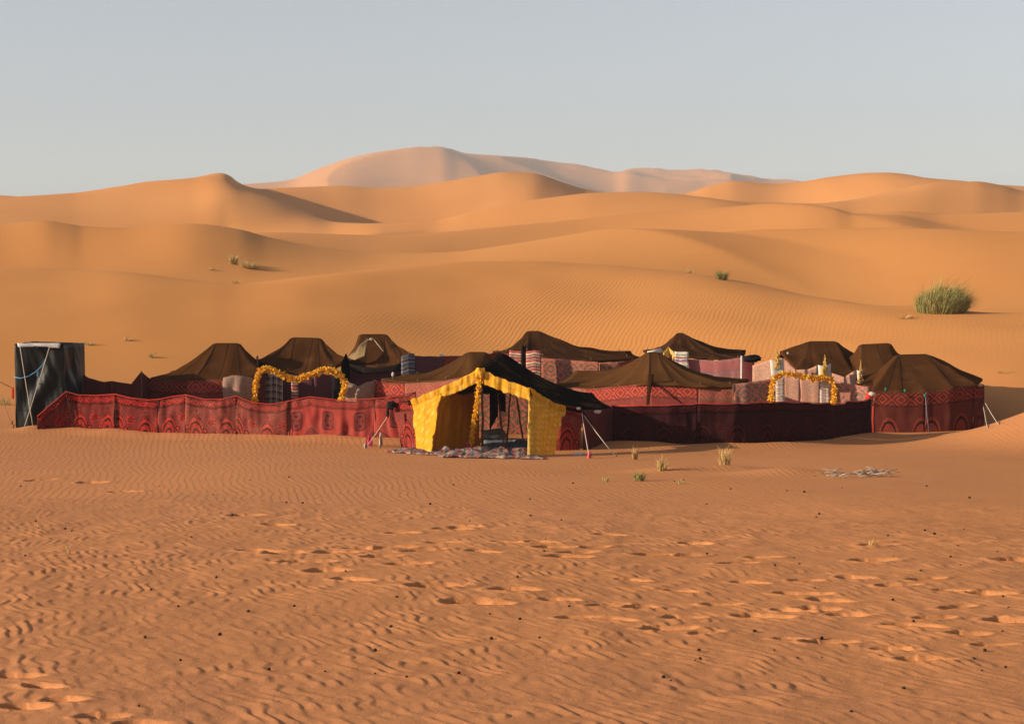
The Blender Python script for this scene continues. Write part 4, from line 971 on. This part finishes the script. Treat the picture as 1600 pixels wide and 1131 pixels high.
quilt('yellow_valance', [P(752, 577, 45.08), P(785, 592, 44.8), P(807, 599, 44.65), P(830, 607, 44.48)], [P(753, 598, 45.06), P(783, 611, 44.78), P(805, 618, 44.63), P(828, 625, 44.46)], ft, 2, u0=.4)
quilt('yellow_valance', [P(829, 606, 44.47), P(848, 619, 44.7), P(868, 630, 44.95), P(883, 634, 45.15)], [P(829, 626, 44.44), P(846, 637, 44.66), P(862, 645, 44.9), P(879, 650, 45.1)], ft, 3)
quilt('yellow_leg', [P(644, 634, 45.78), P(665, 627, 45.5), P(689, 616, 45.3)], [on_ground(650, 705), on_ground(661, 707), on_ground(674, 709)], ft, 4)
cloth('bare_strip', [P(668, 634, 45.38), P(672, 633, 45.35)], [P(664, 682, 45.36), P(667, 682, 45.33)], M['white'], ft, fold=.01)
quilt('yellow_leg', [P(827, 618, 44.48), P(850, 630, 44.75), P(880, 640, 45.2)], [on_ground(826, 716), on_ground(846, 713), on_ground(866, 710)], ft, 5, mat=M['yellow'])
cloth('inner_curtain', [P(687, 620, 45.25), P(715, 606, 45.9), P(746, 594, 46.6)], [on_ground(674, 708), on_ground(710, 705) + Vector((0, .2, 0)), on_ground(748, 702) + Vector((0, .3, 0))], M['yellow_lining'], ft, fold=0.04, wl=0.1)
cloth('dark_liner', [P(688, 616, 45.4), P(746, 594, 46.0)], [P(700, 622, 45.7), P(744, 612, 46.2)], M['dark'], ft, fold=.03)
cloth('door_edge', [P(826, 622, 44.42), P(830, 622, 44.42)], [on_ground(824, 716) + Vector((0, -.03, 0)), on_ground(829, 716) + Vector((0, -.03, 0))], M['yellow_pale'], ft, fold=.03)
T = [P(614, 630, 46.45), P(632, 629, 46.1), P(648, 628, 45.85)]; cloth('wall_panel', T, [gz(P(627, 700, 46.4), -.04), gz(P(640, 703, 46.1), -.04), gz(P(653, 705, 45.8), -.04)], M['red_mid'], ft, seed=51)
T = [P(876, 634, 45.2), P(895, 634, 45.25), P(911, 640, 45.35)]; cloth('wall_panel', T, [gz(t, -.05) + Vector((-.1, 0, 0)) for t in T], M['red_mid'], ft, seed=52, uoff=.2)
T = [P(911, 640, 45.35), P(930, 640, 45.95), P(957, 637, 46.85)]; cloth('wall_panel', T, [gz(t, -.05) for t in T], M['maroon_plain'], ft, seed=53)
braid = garland('yellow_braid', [P(750, 583, 45.02), P(747, 610, 45.02), P(744, 640, 45.02), P(739, 668, 45.02), P(736, 692, 45.02)], 0.075, M['yellow_tuft'], ft, 31)
tassel('pink_tassel', P(731, 704, 45.0), 0.22, M['pinkwool'], ft, 3)
lump('apex_knot', P(750, 582, 45.0), (0.10, 0.09, 0.13), M['yellow_tuft'], ft, 4, 0.6)
for k, (a, b) in enumerate((((753, 588, 45.5), (754, 702)), ((756, 672, 45.4), (745, 706)), ((776, 606, 46.6), (789, 703)), ((798, 612, 46.9), (791, 702)), ((806, 614, 47.2), (818, 690)))):
    pole(on_ground(*b) - Vector((0, 0, .05)), P(*a), 0.032 if k == 0 else 0.026, ft, 'pole', None, 70 + k)
lump('corner_knot', P(612, 633, 46.3), (0.11, 0.09, 0.10), M['black_rag'], ft, 5, 0.6); lump('corner_knot', P(606, 645, 46.0), (0.04, 0.04, 0.11), M['black_rag'], ft, 6, 0.4)
gl = guy(P(607, 648, 46.0), on_ground(571, 700), ft); tassel('pink_tassel', on_ground(577, 698), 0.26, M['pinkwool'], ft, 8, 14, .12); tassel('rag_tassel', on_ground(570, 700), 0.10, M['white'], ft, 9, 10, .05)
guy(P(909, 645, 44.95), on_ground(921, 716), ft); guy(P(911, 647, 44.95), on_ground(962, 714), ft); tassel('pink_tassel', on_ground(921, 716), 0.15, M['rope_pink'], ft, 10, 14, .08)
cloth('black_sleeve', [P(909, 644, 44.9), P(913, 644, 44.9)], [P(923, 664, 44.8), P(926, 663, 44.8)], M['black_rag'], ft, fold=.01); lump('white_tie', P(904, 638, 44.9), (.05, .03, .03), M['white'], ft, 3); lump('white_tie', P(934, 643, 45.6), (.08, .03, .04), M['white'], ft, 4)
o = thing('tether_stake', on_ground(595, 700), 'short stake wrapped in pale rag beside the pink guy rope', 'stake')
tube('stake', [on_ground(595, 700) - Vector((0, 0, .1)), P(594, 677, ground_depth(700))], 0.02, M['wood'], o); tassel('rag', on_ground(595, 699) + Vector((0, -.02, .02)), 0.34, M['white'], o, 12, 9, .05)
# things inside and before the entrance
o = hang('black_cloth', [(765, 609, 46.9), (772, 608, 46.9), (778, 611, 46.9)], [672, 660, 648], M['black_rag'], 'black cloth hanging between the poles inside the entrance tent', 'cloth', fold=.05, ragged=.15)
o = hang('black_cloth', [(779, 611, 46.9), (790, 613, 46.9)], [640, 644], M['black_rag'], 'short black cloth hanging beside the longer one in the entrance', 'cloth', fold=.05, ragged=.1)
T, B = wall([(735, 606, 50.0), (780, 606, 49.9), (830, 607, 49.9), (880, 610, 50.0)])
o = thing('textile_fence', base_of(T[1]), 'pink and olive carpet screen seen through the open entrance tent', 'screen'); cloth('carpet_panel', T[:3], B[:3], M['damask'], o, seed=61); cloth('carpet_panel', T[2:], B[2:], M['damask'], o, seed=62, uoff=.4); [pole(gz(p, -.05), p, .022, o, 'post') for p in (T[0], T[2], T[3])]
def ground_cloth(name, quad, mat, label, cat, bumpy=0.05, seed=0, n=36, m=12):
    q = [on_ground(*p) for p in quad]; vs, uv = [], []
    for i in range(n):
        for j in range(m):
            s, v = i / (n - 1), j / (m - 1)
            p = q[0].lerp(q[1], s).lerp(q[3].lerp(q[2], s), v)
            e = min(1, 5 * min(s, 1 - s, v, 1 - v) + .15)
            k = bumpy * e * (0.5 + abs(mnoise.noise(Vector((p.x * 2.3, p.y * 1.6, seed)))) * 1.6 + 0.5 * mnoise.noise(Vector((p.x * 7, p.y * 5, seed))))
            p = p + Vector((0.12 * mnoise.noise(Vector((s * 6, v * 9, seed))), 0.12 * mnoise.noise(Vector((s * 9, v * 6, seed + 3))), 0))
            vs.append(Vector((p.x, p.y, ground_z(p.x, p.y) + 0.012 + max(k, 0)))); uv.append((p.x * 1.0, p.y))
    o = mk(name, vs, grid_faces(n, m)[::-1], mat, None, uv, True, 0.018); tag(o, label, cat); return o
ground_cloth('rug', [(690, 716), (850, 719), (838, 706), (668, 707)], M['rug'], 'rumpled striped rug lying across the entrance of the yellow tent', 'rug', 0.10, 1, 60, 16)
ground_cloth('rug', [(602, 707), (700, 713), (690, 706), (620, 702)], M['rug'], 'dark striped rug end spread left of the yellow leg', 'rug', 0.05, 4)
ground_cloth('blanket', [(752, 704), (828, 702), (826, 690), (758, 690)], M['bluegrey'], 'crumpled grey blue blanket on the floor inside the entrance', 'blanket', 0.05, 6)
o = lump('cushion', on_ground(772, 690) + Vector((0, .2, .12)), (0.33, 0.2, 0.16), M['stripe_grey'], None, 7, 0.25); tag(o, 'grey striped cushion lying inside the entrance tent', 'cushion')
o = lump('litter', on_ground(904, 712) + Vector((0, 0, .03)), (0.11, 0.06, 0.04), M['plastic_sheet'], None, 4, 0.7); tag(o, 'crumpled pale plastic litter beside the shaded red tent wall', 'litter')

# ================================================================= PLANTS AND SMALL THINGS ON THE SAND
def tuft(name, base, rad, h, n, mats, label, cat='grass tuft', group=None, seed=0, lean=0.25, width=0.007, droop=0.5, bs=0.35):
    rg = random.Random(seed); groups = [([], []) for _ in mats]
    for i in range(n):
        vs, fs = groups[i % len(mats) if rg.random() < .6 else 0]
        a = rg.uniform(0, 6.283); r = rad * math.sqrt(rg.random()) * bs
        x, y = base.x + math.cos(a) * r, base.y + math.sin(a) * r * 0.8
        b = Vector((x, y, ground_z(x, y) - 0.02)); hh = h * rg.uniform(0.3, 0.95 if rg.random() < .85 else 1.2) * (1 - 0.55 * (r / rad) ** 1.5)
        out = Vector((math.cos(a) * rad * rg.uniform(.15, .75) + lean * hh, math.sin(a) * rad * rg.uniform(.15, .6), 0))
        c1 = b + out * 0.35 + Vector((0, 0, hh * 0.62)); tip = b + out + Vector((0, 0, hh * (1 - droop * rg.random() * 0.6)))
        side = Vector((rg.uniform(-1, 1), rg.uniform(-1, 1), 0)).normalized() * width
        k = len(vs); vs += [b - side, b + side, c1 - side * .8, c1 + side * .8, tip]; fs += [(k, k + 1, k + 3, k + 2), (k + 2, k + 3, k + 4)]
    t = thing(name, base, label, cat, group)
    for (vs, fs), m in zip(groups, mats):
        if vs: mk('blades', vs, fs, m, t, None, False)
    return t
tuft('grass_clump', on_ground(1470, 489), 0.98, 1.9, 4600, [M['grass'], M['grass_pale'], M['straw']], 'large bushy green grass clump on the near dune crest', seed=1, lean=0.34, width=0.0065, droop=1.1, bs=0.95)
tuft('grass_clump', on_ground(1128, 438), 0.55, 0.62, 420, [M['grass'], M['grass_pale']], 'small round green tuft peeping over the dune crest', seed=2, lean=.1)
for k, (px, py, rad, h, n, ms, lab) in enumerate((
    (364, 414, 0.65, 0.85, 300, ['straw', 'grass_pale'], 'pale green tuft alone on the distant left dune face'),
    (388, 420, 1.3, 0.6, 420, ['straw', 'grass_pale'], 'wide straw coloured tuft on the distant left dune face'),
    (330, 424, 0.4, 0.3, 60, ['straw'], 'sparse straw wisp left of the dune face tufts'),
    (368, 444, 0.35, 0.25, 60, ['straw'], 'straw wisp at the foot of the left dune hollow'),
    (1076, 427, 0.5, 0.3, 70, ['straw', 'grass_pale'], 'thin dry wisp on the crest beside the round green tuft'),
    (1412, 500, 0.7, 0.25, 90, ['straw'], 'dry flattened straw left of the large green clump'),
    (1570, 583, 0.5, 0.12, 70, ['straw'], 'flattened pale straw on the slope behind the rightmost tent'),
    (238, 562, 0.25, 0.3, 40, ['grass_pale'], 'faint green wisp on the sand behind the brown tent left'),
    (198, 535, 0.25, 0.25, 40, ['straw'], 'faint straw wisp on the slope behind the dark fence'),
    (138, 541, 0.3, 0.22, 40, ['grass_pale'], 'faint green wisp on the slope just behind the black cabin'),
    (8, 634, 0.4, 0.35, 80, ['grass', 'straw'], 'small dull green bush left of the black cabin'),
    (992, 718, 0.13, 0.40, 90, ['straw'], 'upright straw tuft closest to the entrance tent ropes'),
    (1034, 736, 0.20, 0.36, 130, ['straw', 'grass_pale'], 'bushy straw tuft standing on the low sand hummock'),
    (1132, 727, 0.28, 0.52, 110, ['straw'], 'spiky tall straw tuft before the shade-darkened red fence'),
    (998, 752, 0.24, 0.26, 160, ['grass', 'grass_pale'], 'low bright green tuft on the sand before the tufts of straw'),
    (945, 753, 0.12, 0.16, 40, ['grass_pale'], 'tiny green sprout left of the bright green tuft'),
    (1064, 757, 0.10, 0.13, 35, ['grass_pale'], 'tiny green sprout right of the bright green tuft'),
    (1362, 852, 0.16, 0.14, 24, ['straw'], 'few dry stalks beside a footprint in the foreground'),
    (106, 866, 0.07, 0.16, 8, ['straw'], 'two or three dry stalks in the left foreground'),
    (776, 682, 0.3, 0.35, 70, ['straw'], 'dry straw heaped behind the cushion in the entrance'))):
    tuft('grass_tuft', on_ground(px, py), rad, h, n, [M[m] for m in ms], lab, seed=20 + k, lean=.15 if k < 8 else .05, width=0.010 if py < 600 else 0.0045)
def twigs(px, py, wpx, n, label, seed):
    b = on_ground(px, py); rg = random.Random(seed); w = wpx / F * b.y
    t = thing('twig_pile', b, label, 'twigs')
    for i in range(n):
        x, y = b.x + rg.uniform(-.5, .5) * w, b.y + rg.uniform(-.25, .25); a = rg.uniform(-.5, .5) + (math.pi if rg.random() < .5 else 0); l = rg.uniform(.1, .32)
        z = ground_z(x, y) + rg.uniform(.01, .09); p0 = Vector((x, y, z)); p2 = p0 + Vector((math.cos(a) * l, math.sin(a) * l, rg.uniform(-.03, .09))); p2.z = max(p2.z, ground_z(p2.x, p2.y) + .01)
        tube('twig', [p0, p0.lerp(p2, .5) + Vector((0, rg.uniform(-.05, .05), rg.uniform(0, .05))), p2], rg.uniform(.006, .013), M['twig'], t, 4, .5)
twigs(1364, 745, 26, 34, 'pile of bleached grey twigs on the sand at right', 1)
twigs(1303, 747, 34, 12, 'few scattered bleached twigs beside the larger twig pile', 2)
# camel droppings
proto = lump('dung_pellet', Vector((0, 0, 0)), (0.020, 0.017, 0.016), M['dung'], None, 3, 0.3, 2)
tag(proto, 'small dark round dropping lying on the foreground sand', 'dropping', 'droppings scattered on the sand')
spots = [(843, 998), (586, 1018), (508, 1052), (282, 1033), (217, 1106), (611, 981), (620, 935), (490, 963), (460, 949), (540, 972), (388, 958), (213, 888), (243, 886), (348, 891), (540, 893), (338, 905), (60, 825), (102, 828), (112, 831), (1092, 1019), (1210, 1016), (1094, 1031), (1086, 1032), (1534, 1050), (1522, 1031), (1412, 1076), (1330, 1114), (1567, 933), (1575, 950), (1396, 870), (1558, 863), (1280, 804), (1445, 830)]
while len(spots) < 105:
    py = 745 + 330 * rng.random() ** 1.5; spots.append((rng.uniform(10, 1590), py))
for k, (px, py) in enumerate(spots):
    b = on_ground(px, py); o = proto if k == 0 else proto.copy()
    if k: COL.objects.link(o)
    s = rng.uniform(.4, .85) * (1.0 if b.y < 22 else 1.35)
    o.scale = (s, s, s); o.rotation_euler = (0, 0, rng.uniform(0, 6.28)); o.location = b + Vector((0, 0, -0.004))
